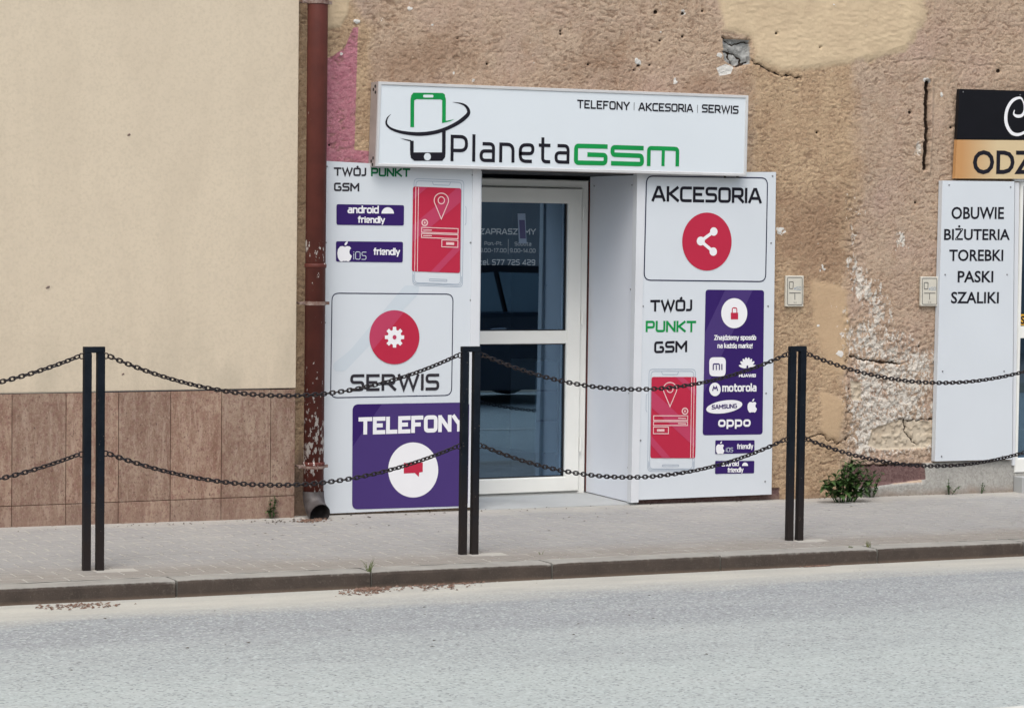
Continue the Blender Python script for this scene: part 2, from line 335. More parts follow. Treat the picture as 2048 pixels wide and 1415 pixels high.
def m_road():
    m, nt, b = newmat('worn_asphalt'); co = obco(nt, True)
    s = N(nt, 'ShaderNodeSeparateXYZ'); nt.links.new(co, s.inputs[0])
    mp = N(nt, 'ShaderNodeMapping'); mp.inputs['Scale'].default_value = (.22, 1, 1); nt.links.new(co, mp.inputs[0])
    big = noise(nt, mp.outputs[0], .9, 4, .5)
    vo = N(nt, 'ShaderNodeTexVoronoi'); vo.inputs['Scale'].default_value = 95; nt.links.new(co, vo.inputs['Vector'])
    vsp = N(nt, 'ShaderNodeSeparateColor'); nt.links.new(vo.outputs['Color'], vsp.inputs[0])
    st = vsp.outputs[0]
    n = noise(nt, co, 45, 5, .75); nf = noise(nt, co, 150, 3, .7)
    dark = mix(nt, ramp(nt, n, .35, .68), (.23, .245, .255), (.315, .33, .338))
    lite = mix(nt, ramp(nt, n, .35, .68), (.33, .365, .355), (.44, .475, .46))
    yy = math_(nt, 'ADD', s.outputs[1], math_(nt, 'MULTIPLY', math_(nt, 'SUBTRACT', big, .5), 2.4))
    c = mix(nt, ramp(nt, math_(nt, 'MULTIPLY', yy, -.25), .32, .62), dark, lite)
    c = mix(nt, math_(nt, 'MULTIPLY', ramp(nt, noise(nt, mp.outputs[0], 2.6, 6, .7, .6), .5, .7), .45), c, (.42, .44, .43))
    c = mix(nt, math_(nt, 'MULTIPLY', ramp(nt, noise(nt, co, 7, 6, .7, .4), .52, .7), .35), c, (.24, .255, .26))
    c = mix(nt, math_(nt, 'MULTIPLY', ramp(nt, st, .82, .93), .7), c, (.47, .52, .51))
    c = mix(nt, math_(nt, 'MULTIPLY', ramp(nt, st, .06, .16, (1, 1, 1), (0, 0, 0)), .65), c, (.14, .145, .15))
    e = math_(nt, 'ADD', s.outputs[1], math_(nt, 'MULTIPLY', math_(nt, 'SUBTRACT', big, .5), .9))
    e = math_(nt, 'ADD', e, math_(nt, 'MULTIPLY', math_(nt, 'SUBTRACT', noise(nt, mp.outputs[0], 4, 5, .7), .5), .5))
    e = math_(nt, 'ADD', e, math_(nt, 'MULTIPLY', math_(nt, 'SUBTRACT', n, .5), .12))
    sandc = mix(nt, ramp(nt, noise(nt, mp.outputs[0], 9, 5, .6), .35, .7), (.50, .485, .425), (.41, .40, .36))
    sandc = mix(nt, math_(nt, 'MULTIPLY', ramp(nt, nf, .55, .7), .5), sandc, (.33, .32, .30))
    c = mix(nt, math_(nt, 'MULTIPLY', ramp(nt, math_(nt, 'ADD', e, 1.0), .42, .80), .85), c, sandc)
    nt.links.new(c, b.inputs['Base Color']); b.inputs['Roughness'].default_value = .8
    nb = bump(nt, math_(nt, 'ADD', st, n), .5, .004)
    nt.links.new(nb, b.inputs['Normal']); return m
M['road'] = m_road()
M['slab'] = simple('doorstep_concrete', (.42, .43, .43), .7, .08, 3, .2, 60)
M['paint'] = simple('worn_white_road_paint', (.62, .62, .58), .7, .15, 12)
M['marker'] = simple('cream_marker_plate', (.60, .57, .49), .45, .05, 20)
M['gold'] = None
def m_gold():
    m, nt, b = newmat('gold_gradient_print'); co = obco(nt, True)
    s = N(nt, 'ShaderNodeSeparateXYZ'); nt.links.new(co, s.inputs[0])
    x0 = float(P(1914, 320)[0]); x1 = float(P(1985, 320)[0])
    mr = N(nt, 'ShaderNodeMapRange'); mr.inputs[1].default_value = x0; mr.inputs[2].default_value = x1; nt.links.new(s.outputs[0], mr.inputs[0])
    nt.links.new(mix(nt, mr.outputs[0], (.50, .26, .10), (.60, .47, .28)), b.inputs['Base Color']); b.inputs['Roughness'].default_value = .4; return m
M['gold'] = m_gold()
M['signblack'] = simple('glossy_black_sign', (.006, .006, .009), .3, spec=.25)
M['yellow'] = simple('yellow_sticker', (.70, .38, .03), .4)
def m_glass(name, tint, refl):
    m = bpy.data.materials.new(name); m.use_nodes = True; nt = m.node_tree; nt.nodes.clear()
    out = N(nt, 'ShaderNodeOutputMaterial'); tr = N(nt, 'ShaderNodeBsdfTransparent'); tr.inputs[0].default_value = rgb(tint)
    gl = N(nt, 'ShaderNodeBsdfGlossy'); gl.inputs['Roughness'].default_value = .0; gl.inputs[0].default_value = (.50, .74, 1, 1)
    fr = N(nt, 'ShaderNodeFresnel'); fr.inputs[0].default_value = 1.5
    mx = N(nt, 'ShaderNodeMixShader'); nt.links.new(math_(nt, 'MULTIPLY', fr.outputs[0], refl, True), mx.inputs[0])
    nt.links.new(tr.outputs[0], mx.inputs[1]); nt.links.new(gl.outputs[0], mx.inputs[2]); nt.links.new(mx.outputs[0], out.inputs[0]); return m
M['glass'] = m_glass('door_glass', (.45, .62, .78), 6.5)
M['carglass'] = m_glass('car_glass', (.15, .17, .19), 8)
M['rubber'] = simple('black_gasket', (.012, .012, .014), .7)
M['room'] = simple('dark_interior', (.10, .13, .17), .9, .1, 2)
M['shelf'] = simple('interior_cabinet', (.45, .52, .56), .6, .05, 2)
M['foam'] = simple('red_brown_gap_filler', (.14, .035, .028), .9, .2, 30)
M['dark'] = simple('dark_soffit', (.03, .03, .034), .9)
def m_leaf(name, a, b_):
    m, nt, b = newmat(name); co = obco(nt, True); oi = N(nt, 'ShaderNodeObjectInfo')
    c = mix(nt, oi.outputs['Random'], a, b_); c = mix(nt, ramp(nt, noise(nt, co, 60, 3), .4, .7), c, tuple(x*.6 for x in a))
    nt.links.new(c, b.inputs['Base Color']); b.inputs['Roughness'].default_value = .5
    b.inputs['Subsurface Weight'].default_value = 0.0; return m
M['leaf'] = m_leaf('weed_leaf', (.030, .075, .018), (.075, .14, .035))
M['grass'] = m_leaf('grass_blade', (.09, .12, .03), (.17, .17, .06))
M['dry'] = m_leaf('dry_leaf_litter', (.13, .065, .042), (.26, .17, .12))
M['bits'] = simple('pale_grit', (.5, .48, .43), .9, .2, 50)
M['twig'] = simple('dark_twig', (.07, .05, .035), .9, .2, 50)
# ------------------------------------------------------------------ ground
def sheet(name, x0, x1, y0, y1, zf, mat, nx=1, ny=1):
    xs = np.linspace(x0, x1, nx+1); ys = np.linspace(y0, y1, ny+1)
    v = [(x, y, zf(x, y)) for y in ys for x in xs]
    f = [(j*(nx+1)+i, j*(nx+1)+i+1, (j+1)*(nx+1)+i+1, (j+1)*(nx+1)+i) for j in range(ny) for i in range(nx)]
    return tag(mk(name, v, f, mat), kind='structure')
M['earth'] = simple('distant_ground', (.22, .2, .15), .95, .2, .3)
tag(mk('ground', [(-600, -600, -1.2), (600, -600, -1.2), (600, 600, -1.2), (-600, 600, -1.2)], [(0, 1, 2, 3)], M['earth']), kind='structure')
sheet('road', -40, 60, -9.2, 0.05, lambda x, y: SLOPE*x-KH, M['road'])
pl = G(1500, 1433, True); pl2 = G(2048, 1409, True)
yl = float(pl2[1])-.02
sheet('road_marking', -40, 60, yl-.12, yl, lambda x, y: SLOPE*x-KH+.004, M['paint'])
sheet('far_pavement', -40, 60, -17.2, -9.2, lambda x, y: SLOPE*x+.04, M['paver'])
pav = sheet('pavement', -40, 60, .148, WD+.02, lambda x, y: gz(x, y)-.0024, M['sand'], 40, 1)
# pavers near the kerb: separate stones; the rest joined
def paver_mesh():
    mb = MB(); mb.box(-.0945, .0945, -.0455, .0455, -.05, 0, .003)
    me = bpy.data.meshes.new('paver'); me.from_pydata(mb.v, [], mb.f); me.materials.append(M['paver']); return me, mb
pm, pmb = paver_mesh()
cnt = 0; restv = []; restf = []
xl, xr = -2.2, 6.4
nrow = int((WD-.155)/.1)
for r in range(nrow):
    y = .155+.05+r*.1
    # visible extent of this row
    for k in range(-14, 40):
        x = k*.2 + (r % 2)*.1 + .03
        px, py = proj(x, y, gz(x, y))
        vis = -60 < px < 2110
        if not vis and not (-300 < px < 2500): continue
        dz = random.uniform(-.0008, .0008)-(.0007*random.random() if r > 3 else 0); a = random.uniform(-.006, .006)
        if min(abs(x-(POSTX+i*POSTGAP)) for i in range(-1, 5)) < .10 and abs(y-POSTY) < .06: dz = -.006
        if vis and cnt < 298:
            o = bpy.data.objects.new('paver', pm); COL.objects.link(o); o.parent = pav
            o.location = (x, y, gz(x, y)+dz); o.rotation_euler = (random.uniform(-.004, .004), math.atan(SLOPE)*-1+random.uniform(-.003, .003), a); cnt += 1
        else:
            sink = -.0004 if r > 9 else 0
            n = len(restv); ca, sa = math.cos(a), math.sin(a)
            restv += [(x+vx*ca-vy*sa, y+vx*sa+vy*ca, gz(x, y)+dz+sink+vz+SLOPE*vx) for vx, vy, vz in pmb.v]
            restf += [tuple(i+n for i in q) for q in pmb.f]
o = mk('paver_field', restv, restf, M['paver'], pav); o['kind'] = 'stuff'
# kerb
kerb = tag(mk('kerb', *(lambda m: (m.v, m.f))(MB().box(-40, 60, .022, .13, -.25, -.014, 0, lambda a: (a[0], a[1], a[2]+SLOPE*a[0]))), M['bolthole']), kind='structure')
def kerb_stone(i):
    L = .4945; prof = [(0.004, -.20), (.0, -.06), (.001, -.016), (.005, -.005), (.014, -.0005), (.144, 0), (.147, -.004), (.147, -.20)]
    rn = random.Random(i); v = []; nseg = 12; f = []; m = len(prof)
    for j in range(nseg+1):
        t = -L + 2*L*j/nseg; e = 0
        for q, (a, b) in enumerate(prof):
            jit = rn.uniform(-.0013, .0013) if 0 < q < 6 else 0
            chip = e + (rn.uniform(0, .003) if j in (0, nseg) and q in (2, 3, 4) else 0)
            v.append((t, a+jit+chip*(1 if q < 4 else 0), b-chip*.8+jit+SLOPE*t))
    for j in range(nseg):
        for q in range(m-1): f.append((j*m+q, (j+1)*m+q, (j+1)*m+q+1, j*m+q+1))
    f += [tuple(range(m)), tuple(range(nseg*m, (nseg+1)*m))[::-1]]
    return v, f
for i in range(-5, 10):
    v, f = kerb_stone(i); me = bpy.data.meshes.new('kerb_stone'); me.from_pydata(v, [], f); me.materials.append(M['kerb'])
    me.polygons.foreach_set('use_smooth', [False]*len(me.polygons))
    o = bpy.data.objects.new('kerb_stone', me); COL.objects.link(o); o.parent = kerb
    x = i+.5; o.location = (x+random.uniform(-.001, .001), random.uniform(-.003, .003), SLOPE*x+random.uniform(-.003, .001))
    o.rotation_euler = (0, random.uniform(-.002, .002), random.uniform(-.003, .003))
# ------------------------------------------------------------------ old house wall with real relief
YD = None
XO0 = float(P(958, 600, WD)[0]); XO1 = float(P(1272, 600, WD)[0]); ZL = float(P(1150, 345, WD)[2])
lo, hi = WD, WD+1.5
for _ in range(40):
    mid = (lo+hi)/2
    q = proj(float(P(1275, 420, WD-.03)[0]), mid, float(P(1275, 420, WD-.03)[2]))
    if q[0] > 1176: lo = mid
    else: hi = mid
YD = (lo+hi)/2; print('YD', YD, 'opening', XO0, XO1, ZL)
XW0 = float(P(2036, 500, WD)[0]); ZW1 = float(P(2040, 362, WD)[2]); ZW0 = float(P(2040, 945, WD)[2])
def vn(x, y, seed):
    xi = np.floor(x).astype(np.int64); yi = np.floor(y).astype(np.int64); fx = x-xi; fy = y-yi
    fx = fx*fx*(3-2*fx); fy = fy*fy*(3-2*fy)
    def h(a, b):
        n = (a*374761393 + b*668265263 + seed*1442695041) & 0xffffffff
        n = ((n ^ (n >> 13))*1274126177) & 0xffffffff
        n = n ^ (n >> 16); return (n & 0xffff)/65535.0
    return (h(xi, yi)*(1-fx)+h(xi+1, yi)*fx)*(1-fy) + (h(xi, yi+1)*(1-fx)+h(xi+1, yi+1)*fx)*fy
def fbm(x, y, seed, o=3): return sum(vn(x*2**i, y*2**i, seed+i)*.5**i for i in range(o))/sum(.5**i for i in range(o))
def polysd(px, py, poly):
    d = np.full(px.shape, 1e9); ins = np.zeros(px.shape, bool); n = len(poly)
    for i in range(n):
        x0, y0 = poly[i]; x1, y1 = poly[(i+1) % n]; ex, ey = x1-x0, y1-y0
        t = np.clip(((px-x0)*ex+(py-y0)*ey)/(ex*ex+ey*ey+1e-9), 0, 1)
        d = np.minimum(d, np.hypot(px-x0-t*ex, py-y0-t*ey))
        if y0 != y1:
            c = ((y0 > py) != (y1 > py)) & (px < (x1-x0)*(py-y0)/(y1-y0)+x0); ins ^= c
    return np.where(ins, -d, d)
def axis(a, b, fa, fb, step, coarse, extra):
    L = list(np.arange(a, fa, coarse)) + list(np.arange(fa, fb, step)) + list(np.arange(fb, b+coarse, coarse))
    L = np.array(L)
    for e in extra: L[np.argmin(abs(L-e))] = e
    return L
XA = float(P(580, 600)[0]); XB = float(P(2060, 600)[0]); ZA = float(P(1600, 1015)[2]); ZB = max(float(P(700, -12)[2]), float(P(2055, -12)[2]))
xs = axis(XA, XB+5, XA, XB, .0062, .12, (XO0, XO1, XW0)); zs = axis(-.25, ZB+2.5, ZA, ZB, .0062, .12, (ZL, ZW0, ZW1))
X, Z = np.meshgrid(xs, zs); PX, PY = proj(X, WD, Z)
def reg(poly, w=22): return np.clip(.5-polysd(PX, PY, poly)/(2*w), 0, 1)
A = {}
A['m_pink'] = np.maximum(reg([(628, 130), (665, 112), (690, 95), (706, 55), (716, 55), (712, 200), (709, 300), (760, 304), (760, 345), (628, 345)], 5), 0)
A['m_yellow'] = np.maximum(reg([(1432, -40), (1445, 60), (1500, 75), (1512, 118), (1560, 145), (1620, 138), (1680, 130), (1740, 120), (1815, 98), (1850, 40), (1840, -40)], 26), reg([(655, -40), (700, -40), (698, 30), (680, 55), (650, 60)], 14)*.9)
A['m_orange'] = np.maximum.reduce([reg([(1622, 560), (1690, 575), (1700, 640), (1690, 760), (1660, 740), (1630, 660)], 20), reg([(1640, 780), (1690, 800), (1680, 880), (1645, 870)], 12)])
A['m_ochre'] = reg([(1500, -60), (1700, -60), (1720, 400), (1690, 600), (1692, 1040), (1500, 1040), (1497, 300)], 30)
A['m_ochre'] = np.maximum(A['m_ochre'], reg([(560, -60), (660, -60), (745, 60), (745, 330), (640, 400), (640, 1100), (560, 1100)], 18))
A['m_brown'] = np.maximum.reduce([reg([(1556, 400), (1690, 380), (1700, 540), (1620, 560), (1556, 520)], 50), reg([(1180, 60), (1260, 90), (1250, 170), (1100, 160)], 50)*.8, reg([(730, 100), (900, 60), (960, 130), (820, 170), (740, 160)], 40)*.9, reg([(1380, 150), (1500, 160), (1490, 190), (1360, 185)], 25)*.8])
A['m_flake'] = np.maximum.reduce([reg([(1695, 390), (1712, 395), (1718, 500), (1750, 560), (1790, 640), (1750, 700), (1735, 640), (1698, 560)], 22)*.95,
    reg([(1688, 620), (1760, 640), (1868, 700), (1880, 920), (1690, 925), (1690, 760)], 40)*.95, reg([(1825, 280), (1850, 280), (1848, 312), (1830, 310)], 8)*.9,
    reg([(1790, 460), (1812, 462), (1815, 495), (1795, 500)], 6)*.8, np.full(X.shape, .02)])
A['m_bare'] = np.maximum.reduce([reg([(1700, 760), (1722, 765), (1722, 800), (1705, 800)], 8), reg([(1745, 858), (1800, 838), (1862, 842), (1866, 885), (1850, 896), (1760, 900), (1735, 890)], 8)])
A['m_grey'] = reg([(1842, 925), (1900, 922), (2060, 918), (2060, 1040), (1842, 1040)], 8)
A['m_grey'] = np.maximum(A['m_grey'], reg([(1700, 968), (1850, 960), (1850, 1040), (1720, 1040)], 10)*.8)
A['m_maroon'] = np.maximum(reg([(1686, 930), (1846, 926), (1850, 958), (1760, 970), (1735, 978), (1690, 965)], 6), reg([(1270, 985), (1560, 975), (1560, 1030), (1270, 1030)], 6))
A['m_cement'] = reg([(1447, 78), (1500, 80), (1503, 128), (1468, 132), (1450, 120)], 4)
chips = [(818, 17, 6), (908, 147, 5), (866, 49, 3), (1276, 124, 7), (1322, 66, 4), (1350, 165, 6), (1367, 27, 6), (683, 105, 5), (1560, 462, 11), (1648, 538, 8), (1440, 108, 5), (1853, 160, 8), (1665, 10, 3), (712, 44, 5), (1636, 650, 6), (1680, 706, 10), (700, 490, 3), (945, 160, 3), (1857, 190, 6), (635, 8, 7), (1885, 190, 4)]
holes = [(1313, 24, 5), (1367, 27, 4), (1367, 73, 3), (1322, 81, 3), (975, 128, 3), (1177, 129, 3), (1278, 131, 3), (1270, 140, 2.5), (1301, 130, 2.5), (1553, 67, 3), (1122, 62, 2.5), (1122, 68, 3), (1407, 22, 3), (1635, 265, 3), (1821, 225, 4), (1833, 405, 3), (1640, 95, 2), (1840, 692, 3), (660, 290, 3), (916, 77, 2), (1903, 255, 3), (1998, 142, 5), (1604, 700, 4)]
jit_ = (fbm(X*45, Z*45, 77)-.5)*16; ch = np.zeros(X.shape); hl = np.zeros(X.shape)
for x, y, r in chips: ch = np.maximum(ch, np.clip(.5-(np.hypot((PX-x)*.9, PY-y)-r*.62+jit_)/4, 0, 1))
for x, y, r in holes: hl = np.maximum(hl, np.clip(.5-(np.hypot(PX-x, PY-y)-r*.8)/4, 0, 1))
A['m_chip'] = np.maximum(ch, reg([(1434, 136), (1452, 128), (1468, 134), (1462, 148), (1440, 152)], 3))
wob = (fbm(Z*22, Z*0+3, 5)-.5)*10
slot = np.clip(.5-(np.abs(PX-(1857-(PY-155)*.035)-wob*.9)-4.2)/3, 0, 1)*np.clip((PY-158)/6, 0, 1)*np.clip((343-PY)/6, 0, 1)
rim = np.clip(.5-(np.abs(PX-(1863-(PY-155)*.035))-5)/6, 0, 1)*np.clip((PY-152)/6, 0, 1)*np.clip((350-PY)/6, 0, 1)
def crack(pts, w=2.2, amp=5):
    d = np.full(X.shape, 1e9); jx = (fbm(X*30, Z*30, 21)-.5)*amp*2; jy = (fbm(X*30, Z*30, 31)-.5)*amp*2
    for (x0, y0), (x1, y1) in zip(pts[:-1], pts[1:]):
        ex, ey = x1-x0, y1-y0; t = np.clip(((PX+jx-x0)*ex+(PY+jy-y0)*ey)/(ex*ex+ey*ey), 0, 1)
        d = np.minimum(d, np.hypot(PX+jx-x0-t*ex, PY+jy-y0-t*ey))
    return np.clip(.5-(d-w)/2.5, 0, 1)
crk = np.maximum.reduce([crack([(1700, 711), (1740, 722), (1800, 727)]), crack([(1505, 120), (1530, 138), (1565, 150), (1605, 158)], 1.6), crack([(1812, 838), (1815, 862), (1836, 888)], 1.6), crack([(1600, 880), (1640, 868), (1682, 888)], 1.6), crack([(1800, 840), (1868, 838)], 1.6),
    crack([(1447, 78), (1470, 90), (1500, 84)], 2), crack([(1450, 105), (1475, 108), (1490, 128)], 2), crack([(1462, 100), (1468, 132), (1500, 125)], 2), crack([(1690, 708), (1700, 790), (1693, 900)], 1.0, 9), crack([(1700, 932), (1846, 928)], 1.6), crack([(1790, 125), (1850, 118), (1960, 130), (2048, 132)], .6, 5)*.6])
A['m_hole'] = np.maximum.reduce([hl, slot, crk*.75])
A['m_dirt'] = np.clip((PY-(PX*-.045+1062-22))/60, 0, .75)*(PX > 1500) + np.clip((PY-850)/150, 0, .8)*(PX < 640) + np.clip(.5-np.abs(PX-606+(PY-500)*.013)/14, 0, 1)*np.clip((PY-100)/300, .2, .6)
A['m_smooth'] = np.clip(A['m_yellow']+A['m_orange']+A['m_bare']+A['m_grey']*.75+A['m_maroon']*.7, 0, 1)
wx = (fbm(X*9, Z*9, 1)-.5)*1.6; wz = (fbm(X*9, Z*9, 2)-.5)*1.6
r1 = 1-np.abs(2*fbm(X*20+wx*2, Z*26+wz*2, 3, 2)-1)*1.7
r2 = fbm(X*48+wx*3, Z*55+wz*3, 7, 2)
amp = 1-.8*np.clip((A['m_smooth']-.35)*3, 0, 1)
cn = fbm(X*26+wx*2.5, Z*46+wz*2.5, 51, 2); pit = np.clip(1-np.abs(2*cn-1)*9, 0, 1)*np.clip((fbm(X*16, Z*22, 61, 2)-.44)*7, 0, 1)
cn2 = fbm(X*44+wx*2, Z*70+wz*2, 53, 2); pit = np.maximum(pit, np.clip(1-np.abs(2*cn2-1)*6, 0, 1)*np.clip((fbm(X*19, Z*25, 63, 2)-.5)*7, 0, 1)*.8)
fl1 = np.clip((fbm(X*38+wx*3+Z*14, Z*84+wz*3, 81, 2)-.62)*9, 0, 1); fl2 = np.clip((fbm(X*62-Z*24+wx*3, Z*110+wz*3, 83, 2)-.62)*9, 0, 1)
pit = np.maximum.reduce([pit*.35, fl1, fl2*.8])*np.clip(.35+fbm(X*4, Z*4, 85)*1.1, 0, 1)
pit *= amp; A['m_pitshade'] = pit; A['m_rough'] = amp*np.clip(1-A['m_pink']-A['m_grey']-A['m_maroon']-A['m_cement'], 0, 1)
D = (r2-.5)*.0032*amp - .0042*pit + (fbm(X*64, Z*78, 71, 2)-.5)*.006*amp + (fbm(X*3, Z*3, 9)-.5)*.015
D += .010*np.clip((A['m_yellow']-.45)*4, 0, 1) + .006*np.clip((A['m_orange']-.45)*4, 0, 1) - .008*np.clip((A['m_bare']-.45)*4, 0, 1)
D += .006*(fbm(X*26, Z*60, 14)-.4)*np.clip(A['m_yellow']*2-.8, 0, 1)
D -= .008*np.clip((A['m_flake']-.3)*3, 0, 1)*(fbm(X*40, Z*40, 44) > .5)
D += -.012*np.clip((A['m_maroon']-.4)*4, 0, 1) + .014*np.clip((A['m_grey']-.4)*4, 0, 1)
D += -.035*np.clip((A['m_cement']-.4)*4, 0, 1)*(.35+fbm(X*28, Z*28, 15)) - .05*slot + .012*rim*(1-slot) - .022*hl - .014*crk + .003*ch
edge = (np.abs(X-XO0) < .004) | (np.abs(X-XO1) < .004) | (np.abs(X-XW0) < .004)
D[edge] = 0
V = np.stack([X, WD-D, Z], -1).reshape(-1, 3); nx, nz = len(xs), len(zs)
jj, ii = np.meshgrid(np.arange(nz-1), np.arange(nx-1), indexing='ij')
cx = (xs[:-1]+xs[1:])/2; cz = (zs[:-1]+zs[1:])/2; CX, CZ = np.meshgrid(cx, cz)
keep = ~(((CX > XO0) & (CX < XO1) & (CZ < ZL)) | ((CX > XW0) & (CX < XW0+1.6) & (CZ < ZW1) & (CZ > ZW0)))
a = (jj*nx+ii)[keep]; Fq = np.stack([a, a+1, a+1+nx, a+nx], -1)
old = thing('old_house', P(1400, 1000), 'old ochre house with rough crumbling plaster on its ground floor', 'building')
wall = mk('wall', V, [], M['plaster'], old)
me = wall.data; n0 = len(Fq)
me.loops.add(n0*4); me.polygons.add(n0)
me.loops.foreach_set('vertex_index', Fq.reshape(-1).astype(np.int32)); me.polygons.foreach_set('loop_start', np.arange(0, n0*4, 4, dtype=np.int32))
me.polygons.foreach_set('use_smooth', np.ones(n0, bool)); me.update(calc_edges=True)
me.materials.clear(); me.materials.append(M['plaster'])
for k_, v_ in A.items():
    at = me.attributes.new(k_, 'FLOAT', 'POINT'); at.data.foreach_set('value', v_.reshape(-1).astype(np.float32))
# reveals of the openings, soffit, doorstep
YB = WD-.032            # plane of the white boards
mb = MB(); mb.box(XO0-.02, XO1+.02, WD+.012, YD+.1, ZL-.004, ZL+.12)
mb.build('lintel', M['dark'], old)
# doorstep
zi = float(P(1150, 984, YD)[2]); zo = gz(XO1, WD)+.004
v = [(XO0-.1, WD-.015, zo+.004), (XO1+.02, WD-.015, zo), (XO1+.02, YD+.05, zi), (XO0-.1, YD+.05, zi)]
v = v + [(a_, b_, c2-.2) for a_, b_, c2 in v]
mk('doorstep', v, [(0, 1, 2, 3), (0, 4, 5, 1), (1, 5, 6, 2), (3, 7, 4, 0)], M['slab'], old)
# ---- shop door (white plastic, glazed)
def rail(mb, pts, y0, y1, b=.004):
    pass
door_x1 = float(P(1173, 600, YD)[0]); dz1 = float(P(1100, 359, YD)[2]); dz0 = zi+.006
ox = float(P(1159, 600, YD)[0]); gx = float(P(1129, 600, YD)[0])
frt = door_x1-ox; sasht = ox-gx; dx0 = XO0-.16
def frame_ring(x0, x1, z0, z1, t, y0, y1, tb=None, bev=.006):
    """mitred frame: front face, outer and inner returns, with small chamfer"""
    tb = tb if tb is not None else t
    def loop(ix, iz, y, izb=None): return [(x0+ix, y, z0+(izb if izb is not None else iz)), (x1-ix, y, z0+(izb if izb is not None else iz)), (x1-ix, y, z1-iz), (x0+ix, y, z1-iz)]
    L = [loop(0, 0, y1), loop(0, 0, y0+bev), loop(bev, bev, y0), loop(t-bev, t-bev, y0, tb-bev), loop(t, t, y0+bev, tb), loop(t, t, y1, tb)]
    v = [p for l in L for p in l]; f = []
    for k in range(len(L)-1):
        for i in range(4): f.append((k*4+i, k*4+(i+1) % 4, (k+1)*4+(i+1) % 4, (k+1)*4+i))
    return v, f
dr = MB(); dr.add(*frame_ring(dx0, door_x1, dz0-.02, dz1, frt, YD-.01, YD+.07, .02)).build('door_frame', M['pvc'], old)
sx0 = dx0+frt+.004; sx1 = ox-.003; sz1 = dz1-frt-.003; sz0 = dz0+.006
zt1 = float(P(1050, 661, YD)[2]); zt0 = float(P(1050, 687, YD)[2]); zg1 = float(P(1080, 396, YD)[2]); zg0 = float(P(1080, 953, YD)[2])
v, f = frame_ring(sx0, sx1, sz0, sz1, sasht-.006, YD-.03, YD+.05, zg0-sz0)
# top rail taller than stile: shift inner top loops
sash = MB().add(v, f)
sash.v = [(a_, b_, (zg1 if abs(c2-(sz1-(sasht-.006))) < 1e-5 else c2)) for a_, b_, c2 in sash.v]
door = sash.build('door', M['pvc'], old)
MB().box(sx0+sasht-.008, sx1-sasht+.008, YD-.026, YD+.045, zt0, zt1, .005).build('transom', M['pvc'], door)
for (a0, a1, nm) in ((zt1, zg1, 'pane'), (zg0, zt0, 'pane')):
    gx0, gx1 = sx0+sasht-.006, sx1-sasht+.006
    v, f = frame_ring(gx0+.001, gx1-.001, a0+.001, a1-.001, .006, YD-.012, YD+.02, bev=.001); mk('gasket', v, f, M['rubber'], door)
    mk(nm, [(gx0, YD, a0), (gx1, YD, a0), (gx1, YD, a1), (gx0, YD, a1)], [(0, 1, 2, 3)], M['glass'], door)
for z in (sz0+.25, (sz0+sz1)/2+.1, sz1-.2):
    MB().tube([(ox+.002, YD-.034, z), (ox+.002, YD-.034, z+.09)], .008, 8).build('hinge', M['pvc'], door)
# gap filler, wobbly red-brown strip beside the frame
pts = []; zz = np.linspace(dz0, dz1-.01, 60)
L_ = [(door_x1+.002, YD-.008, z) for z in zz]; R_ = [(door_x1+.016+.010*(math.sin(z*7)+math.sin(z*23+1)*.7+random.uniform(-.4, .4))*.6, YD-.012, z) for z in zz]
n = len(zz); mk('gap_filler', L_+R_, [(i, n+i, n+i+1, i+1) for i in range(n-1)], M['foam'], old)
# dark room behind the glass
rx0, rx1, ry0, ry1, rz0, rz1 = dx0-.9, door_x1+1.2, YD+.09, YD+3.4, zi-.02, ZL+.25
room = [(rx0, ry0, rz0), (rx1, ry0, rz0), (rx1, ry1, rz0), (rx0, ry1, rz0), (rx0, ry0, rz1), (rx1, ry0, rz1), (rx1, ry1, rz1), (rx0, ry1, rz1)]
tag(mk('shop_interior', room, [(0, 3, 2, 1), (4, 5, 6, 7), (0, 4, 7, 3), (1, 2, 6, 5), (2, 3, 7, 6)], M['room']), kind='structure')
cab = thing('display_cabinet', P(1095, 900, YD+.35), 'pale shop cabinet with shelves inside, seen through the lower glass of the door', 'cabinet')
ca = P(1071, 722, YD+.35); cb = P(1114, 904, YD+.35)
MB().box(ca[0], cb[0], YD+.35, YD+.7, cb[2], ca[2], .004).build('cabinet_body', M['shelf'], cab)
for yy in (781, 841):
    q = P(1073, yy, YD+.34); MB().box(ca[0]+.01, cb[0]-.01, YD+.34, YD+.352, q[2]-.006, q[2]+.006).build('shelf', M['room'], cab)
MB().box(ca[0]+.005, cb[0]-.005, YD+.37, YD+.69, gz(0, WD), cb[2]-.001).build('plinth', M['room'], cab)
